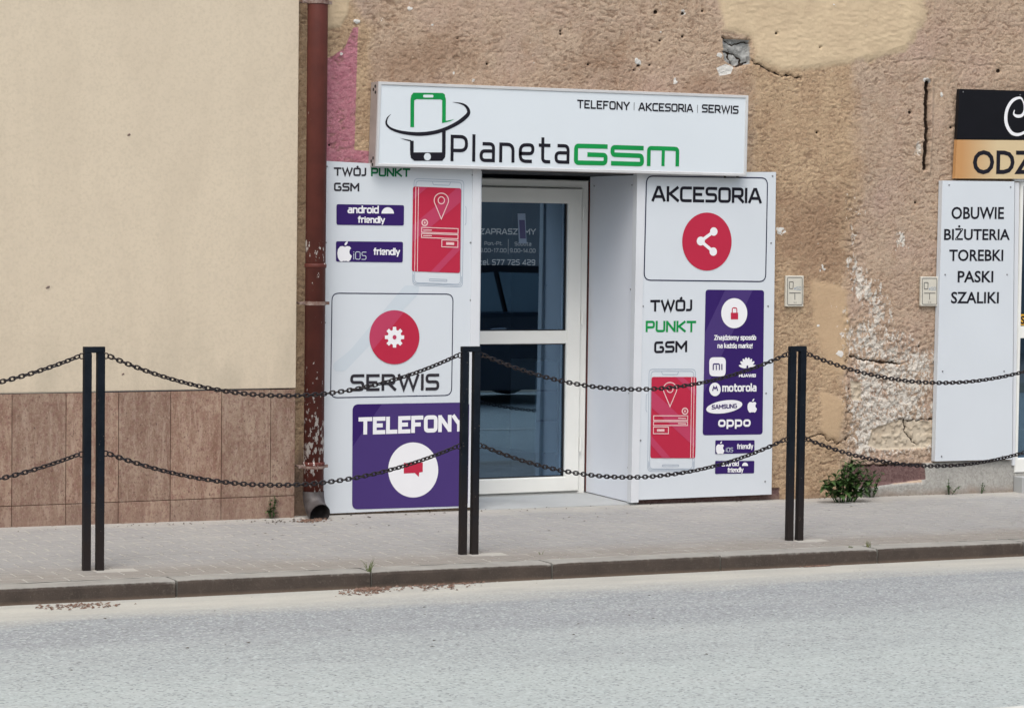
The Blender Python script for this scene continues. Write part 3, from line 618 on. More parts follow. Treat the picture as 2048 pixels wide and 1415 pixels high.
# ------------------------------------------------------------------ flat print helper
GL = {
 'A': (7.4, '~0,0 3.1,10 4.3,10 7.4,0|~1.2,2.8 6.2,2.8'), 'C': (6.2, '6.2,10 0,10 0,0 6.2,0'), 'E': (5.9, '~5.9,10 0,10 0,0 5.9,0|~0,5.1 5.3,5.1'),
 'F': (5.7, '~5.7,10 0,10 0,0|~0,4.9 5.2,4.9'), 'G': (6.6, '6.4,10 0,10 0,0 6.6,0 6.6,5 3.6,5'), 'I': (0, '~0,0 0,10'),
 'J': (3.6, '3.6,10 3.6,0 0,0'), 'K': (6.4, '~0,0 0,10|~6.2,10 1.4,5.2 6.5,0|~0,5.2 1.6,5.2'), 'L': (5.2, '~0,10 0,0 5.2,0'),
 'M': (8.2, '~0,0 0,10|~8.2,0 8.2,10|~.5,9.4 4.1,3.4 7.7,9.4'), 'N': (6.6, '~0,0 0,10|~6.6,0 6.6,10|~.4,9.6 6.2,.4'), 'O': (6.8, '@0,0 0,10 6.8,10 6.8,0'),
 'Ó': (6.8, '@0,0 0,10 6.8,10 6.8,0|~3,11.7 4.8,13.6'), 'P': (6.2, '~0,0 0,10|0,10 6.2,10 6.2,4 0,4'), 'R': (6.4, '~0,0 0,10|0,10 6.2,10 6.2,4.2 0,4.2|~3.2,4.2 6.6,0'),
 'S': (6.2, '6.2,10 0,10 0,5.2 6.2,5.2 6.2,0 0,0'), 'T': (6.8, '~0,10 6.8,10|~3.4,10 3.4,0'), 'U': (6.6, '0,10 0,0 6.6,0 6.6,10'), 
 'W': (10.4, '~0,10 2.6,0 5.2,9.6 7.8,0 10.4,10'), 'Y': (7, '~0,10 3.5,4.4 7,10|~3.5,4.4 3.5,0'), 'Z': (6.4, '~0,10 6.4,10 0,0 6.6,0'), 'X': (7, '~0,0 7,10|~7,0 0,10'),
 'H': (6.6, '~0,0 0,10|~6.6,0 6.6,10|~0,5 6.6,5'),
 'a': (5.4, '.6,7.2 5.4,7.2 5.4,3|~5.4,4 5.4,0|5.4,0 0,0 0,4.1 5.4,4.1'), 'b': (5.6, '~0,10.5 0,0|0,7.2 5.6,7.2 5.6,0 0,0'), 'd': (5.6, '~5.6,10.5 5.6,0|5.6,7.2 0,7.2 0,0 5.6,0'),
 'e': (5.6, '5.2,0 0,0 0,7.2 5.6,7.2 5.6,3.4 0,3.4'), 'f': (3.4, '3.6,10.3 1.2,10.3 1.2,0|~0,7.2 3.4,7.2'), 'i': (0, '~0,0 0,7.2|~0,9 0,10.4'),
 'j': (1.4, '1.4,7.2 1.4,-2.6 -.6,-2.6|~1.4,9 1.4,10.4'), 'k': (5, '~0,0 0,10.5|~4.8,7.2 .8,3.8 5,0'), 'l': (0, '~0,0 0,10.5'), 'm': (8.8, '~0,0 0,7.2|0,7.2 4.4,7.2 4.4,0|4.4,7.2 8.8,7.2 8.8,0'),
 'n': (5.4, '~0,0 0,7.2|0,7.2 5.4,7.2 5.4,0'), 'o': (5.6, '@0,0 0,7.2 5.6,7.2 5.6,0'), 'ó': (5.6, '@0,0 0,7.2 5.6,7.2 5.6,0|~2.4,8.8 4,10.6'), 'p': (5.6, '~0,7.2 0,-2.8|0,7.2 5.6,7.2 5.6,0 0,0'),
 'r': (3.4, '~0,0 0,7.2|0,7.2 3.4,7.2'), 's': (5, '5,7.2 0,7.2 0,3.7 5,3.7 5,0 0,0'), 't': (4, '1.2,10 1.2,0 4,0|~0,7.2 4,7.2'), 'y': (5.6, '~0,7.2 2.9,0|~5.6,7.2 2,-2.8'),
 'z': (5, '~0,7.2 5,7.2 0,0 5,0'), 'ż': (5, '~0,7.2 5,7.2 0,0 5,0|~2.5,8.8 2.5,10'), 'ą': (5.4, '.6,7.2 5.4,7.2 5.4,0 0,0 0,4.1 5.4,4.1|~5,0 4.4,-2.4'), 'ę': (5.6, '5.2,0 0,0 0,7.2 5.6,7.2 5.6,3.4 0,3.4|~4,0 3.8,-2.4'),
 'c': (5, '5,7.2 0,7.2 0,0 5,0'), '!': (0, '~0,3 0,10.4|~0,0 0,1.4'), '.': (0, '~0,0 0,1.6'), '-': (3, '~0,4.4 3,4.4'), '|': (0, '~0,-1 0,11'),
 '0': (5.8, '@0,0 0,10 5.8,10 5.8,0'), '1': (2.6, '~0,8 2.4,10 2.4,0'), '2': (5.8, '0,10 5.8,10 5.8,5.2 0,5.2 0,0 5.8,0'), '4': (6.4, '~4.6,0 4.6,10 0,2.4 6.4,2.4'), '5': (5.8, '5.8,10 0,10 0,5.4 5.8,5.4 5.8,0 0,0'),
 '7': (5.6, '~0,10 5.6,10 1.8,0'), '9': (5.8, '5.8,4.4 0,4.4 0,10 5.8,10 5.8,0 .4,0'), '#': (4, '~0,3 4,3|~0,6 4,6|~1,1 1.6,8|~2.8,1 3.4,8')}
def arcround(pts, r, closed=False, seg=5):
    out = []; n = len(pts)
    for i, p in enumerate(pts):
        if not closed and i in (0, n-1): out.append(p); continue
        a = np.array(pts[i-1]); b = np.array(p); c = np.array(pts[(i+1) % n])
        u = a-b; v = c-b; lu, lv = np.linalg.norm(u), np.linalg.norm(v)
        q = min(r, lu*.48, lv*.48) if (closed or (0 < i-1 or True)) else r
        A0 = b+u/lu*q; B0 = b+v/lv*q
        for k in range(seg+1):
            t = k/seg; out.append(tuple((1-t)**2*A0+2*t*(1-t)*(b*.6+.4*(A0+B0)/2*0+.4*b)+t*t*B0))
    return out
def ribbon(pts, w, closed=False):
    P_ = [np.array(p, float) for p in pts]
    Q = [P_[0]]
    for p in P_[1:]:
        if np.linalg.norm(p-Q[-1]) > 1e-6: Q.append(p)
    P_ = Q; n = len(P_); L = []; R = []; ww = w if isinstance(w, (list, tuple)) else [w]*n
    for i in range(n):
        a = P_[i-1] if (closed or i > 0) else None; c = P_[(i+1) % n] if (closed or i < n-1) else None; b = P_[i]
        d1 = (b-a)/np.linalg.norm(b-a) if a is not None else None; d2 = (c-b)/np.linalg.norm(c-b) if c is not None else None
        if d1 is None: d1 = d2
        if d2 is None: d2 = d1
        n1 = np.array([-d1[1], d1[0]]); n2 = np.array([-d2[1], d2[0]]); m = n1+n2; lm = np.linalg.norm(m)
        m = n1 if lm < 1e-6 else m/lm; k = 1/max(.42, float(m @ n1))
        L.append(b+m*ww[i]/2*k); R.append(b-m*ww[i]/2*k)
    v = L+R; f = [(i, n+i, n+(i+1) % n, (i+1) % n) for i in range(n if closed else n-1)]
    return v, f
class Art:
    """flat print lying on the plane y = Y; everything is converted to metres on that plane"""
    def cut(s, nm):
        s.cuts.append((len(s.v), len(s.f), nm))
    def __init__(s, Y, layer=0): s.Y = Y-.0012-.0009*layer; s.P0 = Y; s.v = []; s.f = []; s.k = 0; s.cuts = []
    def w2(s, p): q = P(p[0], p[1], s.P0); return (float(q[0]), float(q[2]))
    def add(s, v, f):
        n = len(s.v); y = s.Y-.00004*(s.k % 12); s.k += 1
        s.v += [(float(a[0]), y, float(a[1])) for a in v]
        for q in f:
            pts = [v[i] for i in q]; ar = sum(pts[i][0]*pts[(i+1) % len(pts)][1]-pts[(i+1) % len(pts)][0]*pts[i][1] for i in range(len(pts)))
            q = list(q) if ar > 0 else list(q)[::-1]; s.f.append([i+n for i in q])
        return s
    def poly(s, pts): w_ = [s.w2(p) for p in pts]; return s.add(w_, [list(range(len(w_)))])
    def wpoly(s, pts): return s.add(pts, [list(range(len(pts)))])
    def ppm(s, p): return ppm(p[0], p[1], s.P0)
    def stroke(s, pts, w, r=0, closed=False):
        k = s.ppm(pts[0]); q = [s.w2(p) for p in pts]
        if r: q = arcround(q, r/k, closed)
        if isinstance(w, (list, tuple)): w = [a/k for a in w]
        else: w = w/k
        v, f = ribbon(q, w, closed); return s.add(v, f)
    def rrect(s, c, r): s.cut('logo'); return s.wpoly(s.rr(c, r))
    def rr(s, c, r):   # c: 4 px corners tl,tr,br,bl -> world polygon
        k = s.ppm(c[0]); return arcround([s.w2(p) for p in c], r/k, True, 6)
    def ell(s, c, rx, ry, n=40, rot=0, cut=True):
        if cut: s.cut('logo')
        return s.wpoly(s.ellp(c, rx, ry, n, rot))
    def ellp(s, c, rx, ry, n=40, rot=0):
        return [s.w2((c[0]+rx*math.cos(t)*math.cos(rot)-ry*math.sin(t)*math.sin(rot), c[1]+rx*math.cos(t)*math.sin(rot)+ry*math.sin(t)*math.cos(rot))) for t in [2*math.pi*i/n for i in range(n)]]
    def text(s, t, p0, p1, h, w, *a_, **k_):
        s.cut('lettering'); return s.text_(t, p0, p1, h, w, *a_, **k_)
    def text_(s, t, p0, p1, h, w, gap=2.2, sp=4.2, rad=1.85):
        A_ = np.array(s.w2(p0)); B_ = np.array(s.w2(p1)); k = s.ppm(p0); wt = w/k
        g = []; x = 0
        for chh in t:
            if chh == ' ': x += sp; continue
            g.append((chh, x)); x += GL[chh][0]+gap
        Lt = x-gap; d = B_-A_; ln = np.linalg.norm(d); u = d/ln; up = np.array([0, 1.0])
        sx = (ln-wt)/max(Lt, 1e-6) if Lt > 0 else h/k/10; sy = (h/k-wt)/10
        for chh, x in g:
            for pl_ in GL[chh][1].split('|'):
                sharp = pl_[0] == '~'; cl = pl_[0] == '@'; pl_ = pl_.lstrip('~@')
                pts = [tuple(float(a) for a in q.split(',')) for q in pl_.split()]
                q = [tuple(A_+u*(wt/2+(x+a)*sx)+up*(wt/2+b*sy)) for a, b in pts]
                if not cl:
                    YS_ = (0, 10, 7.2, 10.5, -2.8, 10.3); gw = GL[chh][0]
                    for e0, e1_ in ((0, 1), (-1, -2)):
                        (ax, ay), (bx_, by_) = pts[e0], pts[e1_]
                        vert = abs(by_-ay) > abs(bx_-ax)*.8
                        if (vert and ay in YS_) or (not vert and (ax == 0 or ax == gw)):
                            dd = np.array(q[e0])-np.array(q[e1_]); q[e0] = tuple(np.array(q[e0])+dd/np.linalg.norm(dd)*wt*.46)
                if not sharp: q = arcround(q, rad*min(sx, sy)*1.2, cl)
                v, f = ribbon(q, wt, cl); s.add(v, f)
        return s
    def build(s, name, mat, parent, label=None):
        if name in ('lettering', 'logo') and s.cuts:
            cs = s.cuts + [(len(s.v), len(s.f), '')]
            if cs[0][0] > 0: cs = [(0, 0, 'logo')] + cs
            for (v0, f0, nm), (v1, f1, _) in zip(cs[:-1], cs[1:]):
                if f1 > f0: o = mk(nm, s.v[v0:v1], [[i-v0 for i in q] for q in s.f[f0:f1]], mat, parent)
                if f1 > f0 and label: o['label'] = label
            return o
        o = mk(name, s.v, s.f, mat, parent)
        if label: o['label'] = label
        return o
def clip(poly, a, b):      # keep part left of a->b
    out = []; a = np.array(a); b = np.array(b); n = len(poly)
    def sd(p): return (b[0]-a[0])*(p[1]-a[1])-(b[1]-a[1])*(p[0]-a[0])
    for i in range(n):
        p = poly[i]; q = poly[(i+1) % n]; sp_, sq = sd(p), sd(q)
        if sp_ >= 0: out.append(p)
        if sp_*sq < 0:
            t = sp_/(sp_-sq); out.append((p[0]+t*(q[0]-p[0]), p[1]+t*(q[1]-p[1])))
    return out
def band(art, poly, p, q, wpx=None):
    """part of the world polygon between the line p-q and a parallel one wpx to its right (px)"""
    a, b = art.w2(p), art.w2(q); r = clip(poly, a, b)
    if wpx:
        dx, dy = q[0]-p[0], q[1]-p[1]; l = math.hypot(dx, dy); ox_, oy_ = dy/l*wpx, -dx/l*wpx
        r = clip(r, art.w2((q[0]+ox_, q[1]+oy_)), art.w2((p[0]+ox_, p[1]+oy_)))
    if len(r) > 2: art.wpoly(r)
def bfont(art, txt, box, bold=0.0):
    """built-in font, fitted to the px box (x0,y0,x1,y1) on the art plane"""
    cu = bpy.data.curves.new('t', 'FONT'); cu.body = txt; cu.offset = bold; cu.resolution_u = 3
    ob = bpy.data.objects.new('t', cu); me = bpy.data.meshes.new_from_object(ob)
    vs_ = np.array([v.co[:2] for v in me.vertices]); fs = [list(p.vertices) for p in me.polygons]
    bpy.data.objects.remove(ob); bpy.data.curves.remove(cu); bpy.data.meshes.remove(me)
    mn, mx_ = vs_.min(0), vs_.max(0)
    x0, y0, x1, y1 = box[:4]
    a = np.array(art.w2((x0, y1))); b = np.array(art.w2((x1, box[4] if len(box) > 4 else y1))); c = np.array(art.w2((x0, y0)))
    t = (vs_-mn)/(mx_-mn); pts = [a+(b-a)*q[0]+np.array([0, (c-a)[1]])*q[1] for q in t]
    art.add(pts, fs)
APPLE = [(0, -.52), (.12, -.50), (.26, -.56), (.40, -.44), (.50, -.16), (.36, -.02), (.33, .14), (.38, .30), (.46, .36), (.34, .50), (.16, .52), (.02, .46), (-.12, .52), (-.30, .50), (-.46, .30), (-.50, .02), (-.46, -.28), (-.32, -.52), (-.2, -.56), (-.08, -.50)]
def apple(art, c, w, h):
    art.cut('logo'); art.poly([(c[0]+a*w, c[1]+h*.10-b*h*.76) for a, b in APPLE])
    art.poly([(c[0]+a*w, c[1]-h*.5+b*h) for a, b in ((.02, .18), (.0, .08), (.08, .0), (.22, -.06), (.20, .06), (.12, .14))])
# ------------------------------------------------------------------ screws
def screws(pts, Y, parent, r=.006):
    for x, y in pts:
        q = P(x, y, Y); mb = MB(); mb.tube([(q[0], Y+.001, q[2]), (q[0], Y-.004, q[2])], [r, r*.8], 8); mb.build('screw', M['screw'], parent)
# ------------------------------------------------------------------ light box sign
YS = WD-.10
sg = thing('shop_sign', P(1120, 345, YS), 'long white light box sign with a green and black phone logo above the shop door', 'sign')
c4 = [P(756, 163, YS), P(1496, 191, YS), P(1492, 353, YS), P(750, 333, YS)]
mb = MB(); c4b = [(p[0], WD-.004, p[2]) for p in c4]; e = .0
v = [tuple(p) for p in c4] + [tuple(p) for p in c4b]
mk('casing', v, [(0, 4, 5, 1), (1, 5, 6, 2), (2, 6, 7, 3), (3, 7, 4, 0), (4, 7, 6, 5)], M['alu_side'], sg)
ctr = sum(c4)/4
def inset(p, k, Y): d = ctr-p; sgn = np.sign(d); return (p[0]+sgn[0]*k, Y, p[2]+sgn[2]*k)
L = [[tuple(p) for p in c4], [inset(p, .003, YS-.010) for p in c4], [inset(p, .016, YS-.010) for p in c4], [inset(p, .020, YS-.004) for p in c4]]
mk('edge_frame', [p for l in L for p in l], [(k*4+i, (k+1)*4+i, (k+1)*4+(i+1) % 4, k*4+(i+1) % 4) for k in range(3) for i in range(4)], M['alu'], sg)
mk('face', [inset(p, .019, YS-.004) for p in c4], [(3, 2, 1, 0)], M['sign_white'], sg)
for x_, y_ in ((.35, 172), (.6, 178), (.3, 184), (.3, 316), (.55, 322), (.35, 329)):
    q = P(753, y_, YS); xa = min(c4[0][0], c4[3][0]) + (c4[0][0]-c4[3][0])*(q[2]-c4[3][2])/(c4[0][2]-c4[3][2])
    yc = YS+(WD-YS)*x_; MB().tube([(xa+.002, yc, q[2]), (xa-.0015, yc, q[2])], .010, 8).build('rivet', M['bolthole'], sg)
for px_ in (1455, 1480):
    q = P(px_, 352, YS); MB().tube([(q[0], YS+.03, q[2]+.002), (q[0], YS+.03, q[2]-.012)], .008, 8).build('bolt', M['bolthole'], sg)
YF = YS-.0045
def cz(x, y): return (640+x/3.0766, 140+y/3.0766)
a = Art(YF); a.text('Planeta', cz(802, 562), cz(1534, 578), 53, 6.8, 3.2, rad=2.4).build('lettering', M['black'], sg)
def c2(x, y): return (1100+x/3.2167, 140+y/3.2167)
a = Art(YF)
a.stroke([c2(370, 493), c2(168, 488), c2(166, 596), c2(356, 600), c2(358, 548), c2(240, 544)], 9, 6)
a.stroke([c2(602, 503), c2(402, 497), c2(402, 545), c2(590, 552), c2(592, 606), c2(392, 600)], 9, 6)
a.stroke([c2(634, 618), c2(636, 502), c2(820, 508), c2(818, 620)], 8.4, 6); a.stroke([c2(729, 506), c2(726, 618)], 7.2)
a.build('lettering', M['green'], sg)
a = Art(YF); a.text('TELEFONY', c2(174, 246), c2(512, 260), 17, 3.0, 2.8); a.text('AKCESORIA', c2(568, 263), c2(920, 273), 16.5, 3.0, 2.6); a.text('SERWIS', c2(976, 274), c2(1212, 284), 16.5, 3.0, 2.6)
a.build('lettering', M['black'], sg)
a = Art(YF); a.stroke([c2(541, 208), c2(540, 260)], 1); a.build('divider', M['darkgrey'], sg); a = Art(YF); a.stroke([c2(949, 225), c2(948, 276)], 1); a.build('divider', M['darkgrey'], sg)
a = Art(YF)   # green upper half of the phone
gfr = [cz(567, 352), cz(568, 160), cz(763, 160), cz(762, 322)]
a.stroke(gfr, 8.2, 9); a.poly([cz(575, 140), cz(755, 142), cz(768, 152), cz(771, 186), cz(750, 186), cz(742, 181), cz(592, 180), cz(582, 186), cz(560, 188), cz(560, 158)])
a.poly([cz(751, 327), cz(752, 312), cz(782, 312), cz(826, 304), cz(800, 316)]); a.build('logo', M['green'], sg, 'green upper half of the phone logo')
a = Art(YF, 1); a.rrect([cz(634, 153), cz(697, 153), cz(697, 170), cz(634, 170)], 2.5); a.ell(cz(660, 534), 7, 7.4, 24); a.build('logo', M['sign_white'], sg, 'white slot and button of the phone logo')
a = Art(YF)
a.stroke([cz(565, 436), cz(565, 536), cz(761, 536), cz(762, 376)], 8, 8)
a.poly([cz(556, 507), cz(770, 507), cz(770, 536), cz(752, 559), cz(580, 559), cz(558, 540)]); a.poly([cz(490, 419), cz(560, 432), cz(562, 440), cz(540, 436)])
raw = [(436, 272), (414, 296), (408, 330), (432, 358), (480, 378), (545, 390), (620, 394), (700, 385), (770, 364), (840, 330), (888, 296), (914, 264), (904, 230), (872, 208), (815, 198)]
ww = [.3, 2.6, 4.2, 4.6, 5.6, 6.8, 7.6, 7.6, 7.4, 7.8, 8.4, 7.6, 5.6, 3.2, .2]
def cat(pts, m=6):
    o_ = []; Q = [np.array(p, float) for p in pts]; n = len(Q)
    for i in range(n-1):
        p0, p1, p2, p3 = Q[max(i-1, 0)], Q[i], Q[i+1], Q[min(i+2, n-1)]
        for k in range(m):
            t = k/m; o_.append(.5*((2*p1)+(p2-p0)*t+(2*p0-5*p1+4*p2-p3)*t*t+(3*p1-p0-3*p2+p3)*t**3))
    o_.append(Q[-1]); return o_
cs = cat([(x, y, w_) for (x, y), w_ in zip(raw, ww)])
a.stroke([cz(q[0], q[1]) for q in cs], [max(.2, float(q[2])) for q in cs]); a.build('logo', M['black'], sg, 'black lower half of the phone logo with an orbit ring')
# ------------------------------------------------------------------ boards beside the door
def board(name, corners, Y, th, label, cat_, mat='white', screw_pts=()):
    t_ = thing(name, P(*[(corners[2][i]+corners[3][i])/2 for i in (0, 1)], Y), label, cat_)
    MB().slab([P(c[0], c[1], Y) for c in corners][::-1], th).build('board', M[mat], t_)
    screws(screw_pts, Y, t_); return t_
def trim(parent, p0, p1, p2, p3, Y=None, name='corner_trim'):
    Y = Y or YB-.006; MB().slab([P(c[0], c[1], Y) for c in (p0, p1, p2, p3)][::-1], .05).build(name, M['trim'], parent)
lb = board('advert_board', [(652, 322), (947, 338), (936, 1014), (642, 1027)], YB, .024, 'tall white advert board left of the door with phone picture, SERWIS box and TELEFONY box', 'advert board', screw_pts=[(654, 333), (652, 485), (650, 645), (647, 808), (645, 1000), (941, 485), (945, 350), (941, 600)])
trim(lb, (946, 338), (962, 339), (955, 1013), (936, 1014))
def e1(x, y): return (640+x/5.053, 320+y/5.053)
a = Art(YB); a.text('TWÓJ', e1(138, 160), e1(466, 164), 17, 3.7, 2.5); a.text('GSM', e1(140, 314), e1(396, 318), 17, 3.7, 2.5); a.build('lettering', M['darkgrey'], lb)
a = Art(YB); a.text('PUNKT', e1(514, 166), e1(910, 172), 17.4, 3.8, 2.5); a.build('lettering', M['green_dark'], lb)
def badge(parent, Y, cs_, r=4):
    a = Art(Y, 1); a.rrect(cs_, r); return a.build('badge', M['purple'], parent)
badge(lb, YB, [e1(165, 446), e1(848, 456), e1(846, 662), e1(165, 654)]); badge(lb, YB, [e1(160, 820), e1(838, 826), e1(835, 1034), e1(160, 1026)])
a = Art(YB, 2); a.text('android', e1(276, 538), e1(592, 540), 15, 3.0, 2.4); a.text('friendly', e1(380, 634), e1(654, 640), 13.5, 2.8, 2.6)
a.cut('logo'); a.wpoly([a.w2((775+12.5*math.cos(t), 427-12.5*math.sin(t))) for t in np.linspace(0, math.pi, 16)])
apple(a, e1(246, 926), 29, 38); a.text('friendly', e1(538, 958), e1(806, 962), 14, 2.8, 2.6); a.build('lettering', M['printwhite'], lb)
a = Art(YB, 2); a.text('iOS', e1(336, 1004), e1(466, 1008), 16, 1.3, 2.6); a.build('lettering', M['paleblue'], lb)
# phone picture
def phone(parent, Y, f, mirror):
    """f maps the drawing frame (0..1,0..1) to px"""
    a = Art(Y)
    def R(x0, y0, x1, y1): return [f(x0, y0), f(x1, y0), f(x1, y1), f(x0, y1)]
    a.stroke(R(.02, .0, .95, 1.0), .9, 9, True); a.stroke(R(.055, .02, .91, .975), .9, 8, True); a.stroke([f(.03, .9), f(.03, .985), f(.93, .985), f(.93, .9)], .9, 8)
    a.stroke(R(.33, .935, .66, .952), .9, 2, True); a.stroke([f(.36, .022), f(.38, .052), f(.68, .052), f(.70, .022)], .9, 2); a.stroke([f(.98, .24), f(1.0, .26), f(1.0, .40), f(.98, .42)], .9)
    a.build('phone_outline', M['line'], parent)
    a = Art(Y, 1); rp = a.rr(R(0, .075, .90, .87), 5); a.wpoly(rp); a.build('phone_screen', M['red'], parent)
    a = Art(Y, 2)
    pA, pB = f(0, .62), f(.9, .12)
    band(a, rp, f(.0, .60), f(.9, .20), 26); band(a, rp, f(.35, .95), f(.95, .62), 12); band(a, rp, f(.0, .20), f(.55, -.05), 10)
    a.build('light_streak', M['pink'], parent)
    a = Art(Y, 3)
    c = f(.53, .20); cc = f(.53, .195); rad_ = abs(f(.65, .2)[0]-c[0])
    pts = [(cc[0]+rad_*1.12*math.cos(t), cc[1]+rad_*1.12*math.sin(t)) for t in np.linspace(math.radians(155), math.radians(385), 18)]
    a.stroke(pts + [(cc[0], cc[1]+rad_*2.9)], 2, 0, True); a.stroke([(cc[0]+rad_*.5*math.cos(t), cc[1]+rad_*.55*math.sin(t)) for t in np.linspace(0, 2*math.pi, 16, endpoint=False)], 2, 0, True)
    sx = .06 if not mirror else .06
    for k in (.05, .10): a.stroke([f(k, .078), f(k, .868)], 1.6)
    a.stroke(R(.17, .455, .85, .50), 1.8, 0, True); a.stroke(R(.17, .512, .85, .55), 1.8, 0, True); a.stroke([f(.20, .481), f(.36, .478)], 2); a.stroke([f(.20, .533), f(.36, .53)], 2)
    bx = (.55, .85) if not mirror else (.55, .85)
    a.stroke(R(bx[0], .565, bx[1], .63), 1.8, 0, True); a.poly(R(bx[0]+.08, .585, bx[1]-.07, .61)); 
    q = f(.225, .41); a.stroke([(q[0]+5.5*math.cos(t), q[1]+6*math.sin(t)) for t in np.linspace(0, 2*math.pi, 14, endpoint=False)], 2.6, 0, True); a.ell(q, 2, 2.4, 10)
    a.build('screen_drawing', M['palepink'], parent)
def f1(u, v): return (826+107*u-3*v, 357+4*u+213*v)
phone(lb, YB, f1, False)
# SERWIS box
a = Art(YB); rb = [(664, 586), (906, 588), (903, 790), (661, 795)]; a.stroke(rb, 2, 15, True); a.build('box_outline', M['navy'], lb)
a = Art(YB, -.5); pr = [a.w2(p) for p in [(700, 700), (810, 570), (840, 572), (835, 590), (690, 742), (668, 742), (665, 728)]]; a.wpoly(arcround(pr, .02, True)); a.build('light_streak', M['paleblue'], lb)
a = Art(YB, 1); cp = a.ellp((788.5, 674), 50, 54, 48); a.wpoly(cp); a.build('round_icon', M['pink'], lb)
a = Art(YB, 2); band(a, cp, (810, 621), (745, 700)); 
if not a.v: band(a, cp, (745, 700), (810, 621))
a.build('light_streak', M['red'], lb)
a = Art(YB, 3)
gp = []
for k in range(8):
    for da, rr in ((-.20, 15), (-.13, 21), (.13, 21), (.20, 15)):
        t = k*math.pi/4+da*1.3; gp.append((788.5+rr*.93*math.cos(t), 674+rr*math.sin(t)))
a.poly(gp); a.build('gear', M['printwhite'], lb); a = Art(YB, 4); a.ell((788.5, 674), 4, 4.4, 16); a.build('gear_hole', M['pink'], lb)
a = Art(YB, 1); a.text('SERWIS', (700, 782), (878, 780), 34, 6.0, 2.5); a.build('lettering', M['darkgrey'], lb)
# TELEFONY box
a = Art(YB, 0); tb = a.rr([(705, 808), (940, 804), (936, 1011), (704, 1018)], 13); a.wpoly(tb); a.build('box', M['purple'], lb)
a = Art(YB, 1); band(a, tb, (764, 806), (700, 900)); 
if not a.v: band(a, tb, (700, 900), (764, 806))
a.build('light_streak', M['purple_light'], lb)
a = Art(YB, 2); a.text('TELEFONY', (716, 869), (931, 862), 35, 8.2, 2.9); a.build('lettering', M['printwhite'], lb)
a = Art(YB, 2); a.ell((826, 939), 50, 55, 48); a.build('round_icon', M['printwhite'], lb)
a = Art(YB, 3); a.poly([(807, 925), (845, 924), (845, 943), (838, 944), (837, 953), (829, 945), (807, 946)]); a.build('speech_bubble', M['red'], lb)
# right-hand board
rbd = board('advert_board', [(1288, 344), (1552, 344), (1543, 988), (1275, 999)], YB, .024, 'tall white advert board right of the door with AKCESORIA box and purple list', 'advert board', screw_pts=[(1545, 352), (1542, 486), (1536, 612), (1532, 786), (1530, 962), (1286, 612), (1284, 482), (1281, 880)])
trim(rbd, (1275, 345), (1291, 345), (1277, 1004), (1262, 1005))
a = Art(YB); a.stroke([(1293, 352), (1535, 356), (1531, 563), (1288, 560)], 2.4, 15, True); a.build('box_outline', M['navy'], rbd)
a = Art(YB); a.text('AKCESORIA', (1303, 403), (1523, 407), 31.5, 6.0, 2.4); a.text('TWÓJ', (1300, 623), (1384, 622), 23.5, 4.9, 2.4); a.text('GSM', (1308, 706), (1374, 704), 23.5, 4.9, 2.4); a.build('lettering', M['black'], rbd)
a = Art(YB); a.text('PUNKT', (1291, 664), (1392, 664), 23, 4.7, 2.4); a.build('lettering', M['green'], rbd)
a = Art(YB, 1); a.ell((1413.5, 483), 49.5, 58, 48); a.build('round_icon', M['red'], rbd)
a = Art(YB, 2); a.ell((1427, 463), 7.5, 8.5, 20); a.ell((1426, 503), 7.5, 8.5, 20); a.ell((1401, 482), 8, 9, 20); a.stroke([(1427, 463), (1401, 482), (1426, 503)], 6.5); a.build('share_mark', M['printwhite'], rbd)
a = Art(YB, 0); pb_ = a.rr([(1411, 579), (1528, 580), (1525, 868), (1405, 870)], 7); a.wpoly(pb_); a.build('box', M['purple'], rbd)
a = Art(YB, 1); band(a, pb_, (1405, 790), (1510, 570), 50)
a.build('light_streak', M['purple_light'], rbd)
def g1(x, y): return (1260+x/3.075, 560+y/3.076)
a = Art(YB, 2); a.ell((1468, 626), 26, 30, 40); a.rrect([g1(486, 474), g1(588, 474), g1(586, 592), g1(486, 590)], 10)
for k in range(8):
    t = math.radians(-100+k*200/7.0-0); t = math.radians(192+k*156/7.0)
    c = g1(720, 545); q = (c[0]+9*math.cos(t)*1.1, c[1]+11*math.sin(t)*1.2)
    q = (c[0]+9.5*math.cos(t), c[1]-2+13*math.sin(t)); a.ell(q, 8.2, 2.9, 12, math.atan2(13*math.sin(t), 9.5*math.cos(t)), cut=(k == 0))
a.text('HUAWEI', g1(668, 596), g1(772, 596), 6.5, 1.9, 2.4)
a.ell(g1(521, 671), 11.5, 13.5, 24); a.text('motorola', g1(565, 686), g1(776, 684), 16, 3.2, 2.6)
a.ell(g1(578, 778), 36.5, 12.5, 36, -.16); apple(a, g1(750, 772), 19, 26)
a.text('oppo', g1(540, 902), g1(740, 900), 19, 4.2, 2.6, rad=2.9)
a.text('Znajdziemy sposób', g1(516, 368), g1(774, 368), 10, 2.0, 2.6); a.text('na każdą markę!', g1(536, 418), g1(752, 418), 10, 2.0, 2.6)
a.build('lettering', M['printwhite'], rbd)
a = Art(YB, 3); a.cut('logo'); a.stroke([g1(510, 552), g1(510, 515), g1(548, 515), g1(548, 552)], 2.6, 3); a.stroke([g1(529, 522), g1(529, 552)], 2.4); a.stroke([g1(563, 515), g1(563, 552)], 2.6)
a.cut('logo'); a.stroke([g1(506, 680), g1(513, 655), g1(521, 668), g1(529, 655), g1(537, 680)], 2.6)
a.text('SAMSUNG', g1(500, 794), g1(656, 786), 9, 2.0, 2.6); a.build('lettering', M['purple'], rbd)
a = Art(YB, 3); a.poly([g1(618, 200), g1(663, 200), g1(663, 241), g1(618, 241)]); a.stroke([g1(627, 200), g1(627, 170), g1(655, 170), g1(655, 200)], 2.2, 4); a.build('padlock', M['red'], rbd)
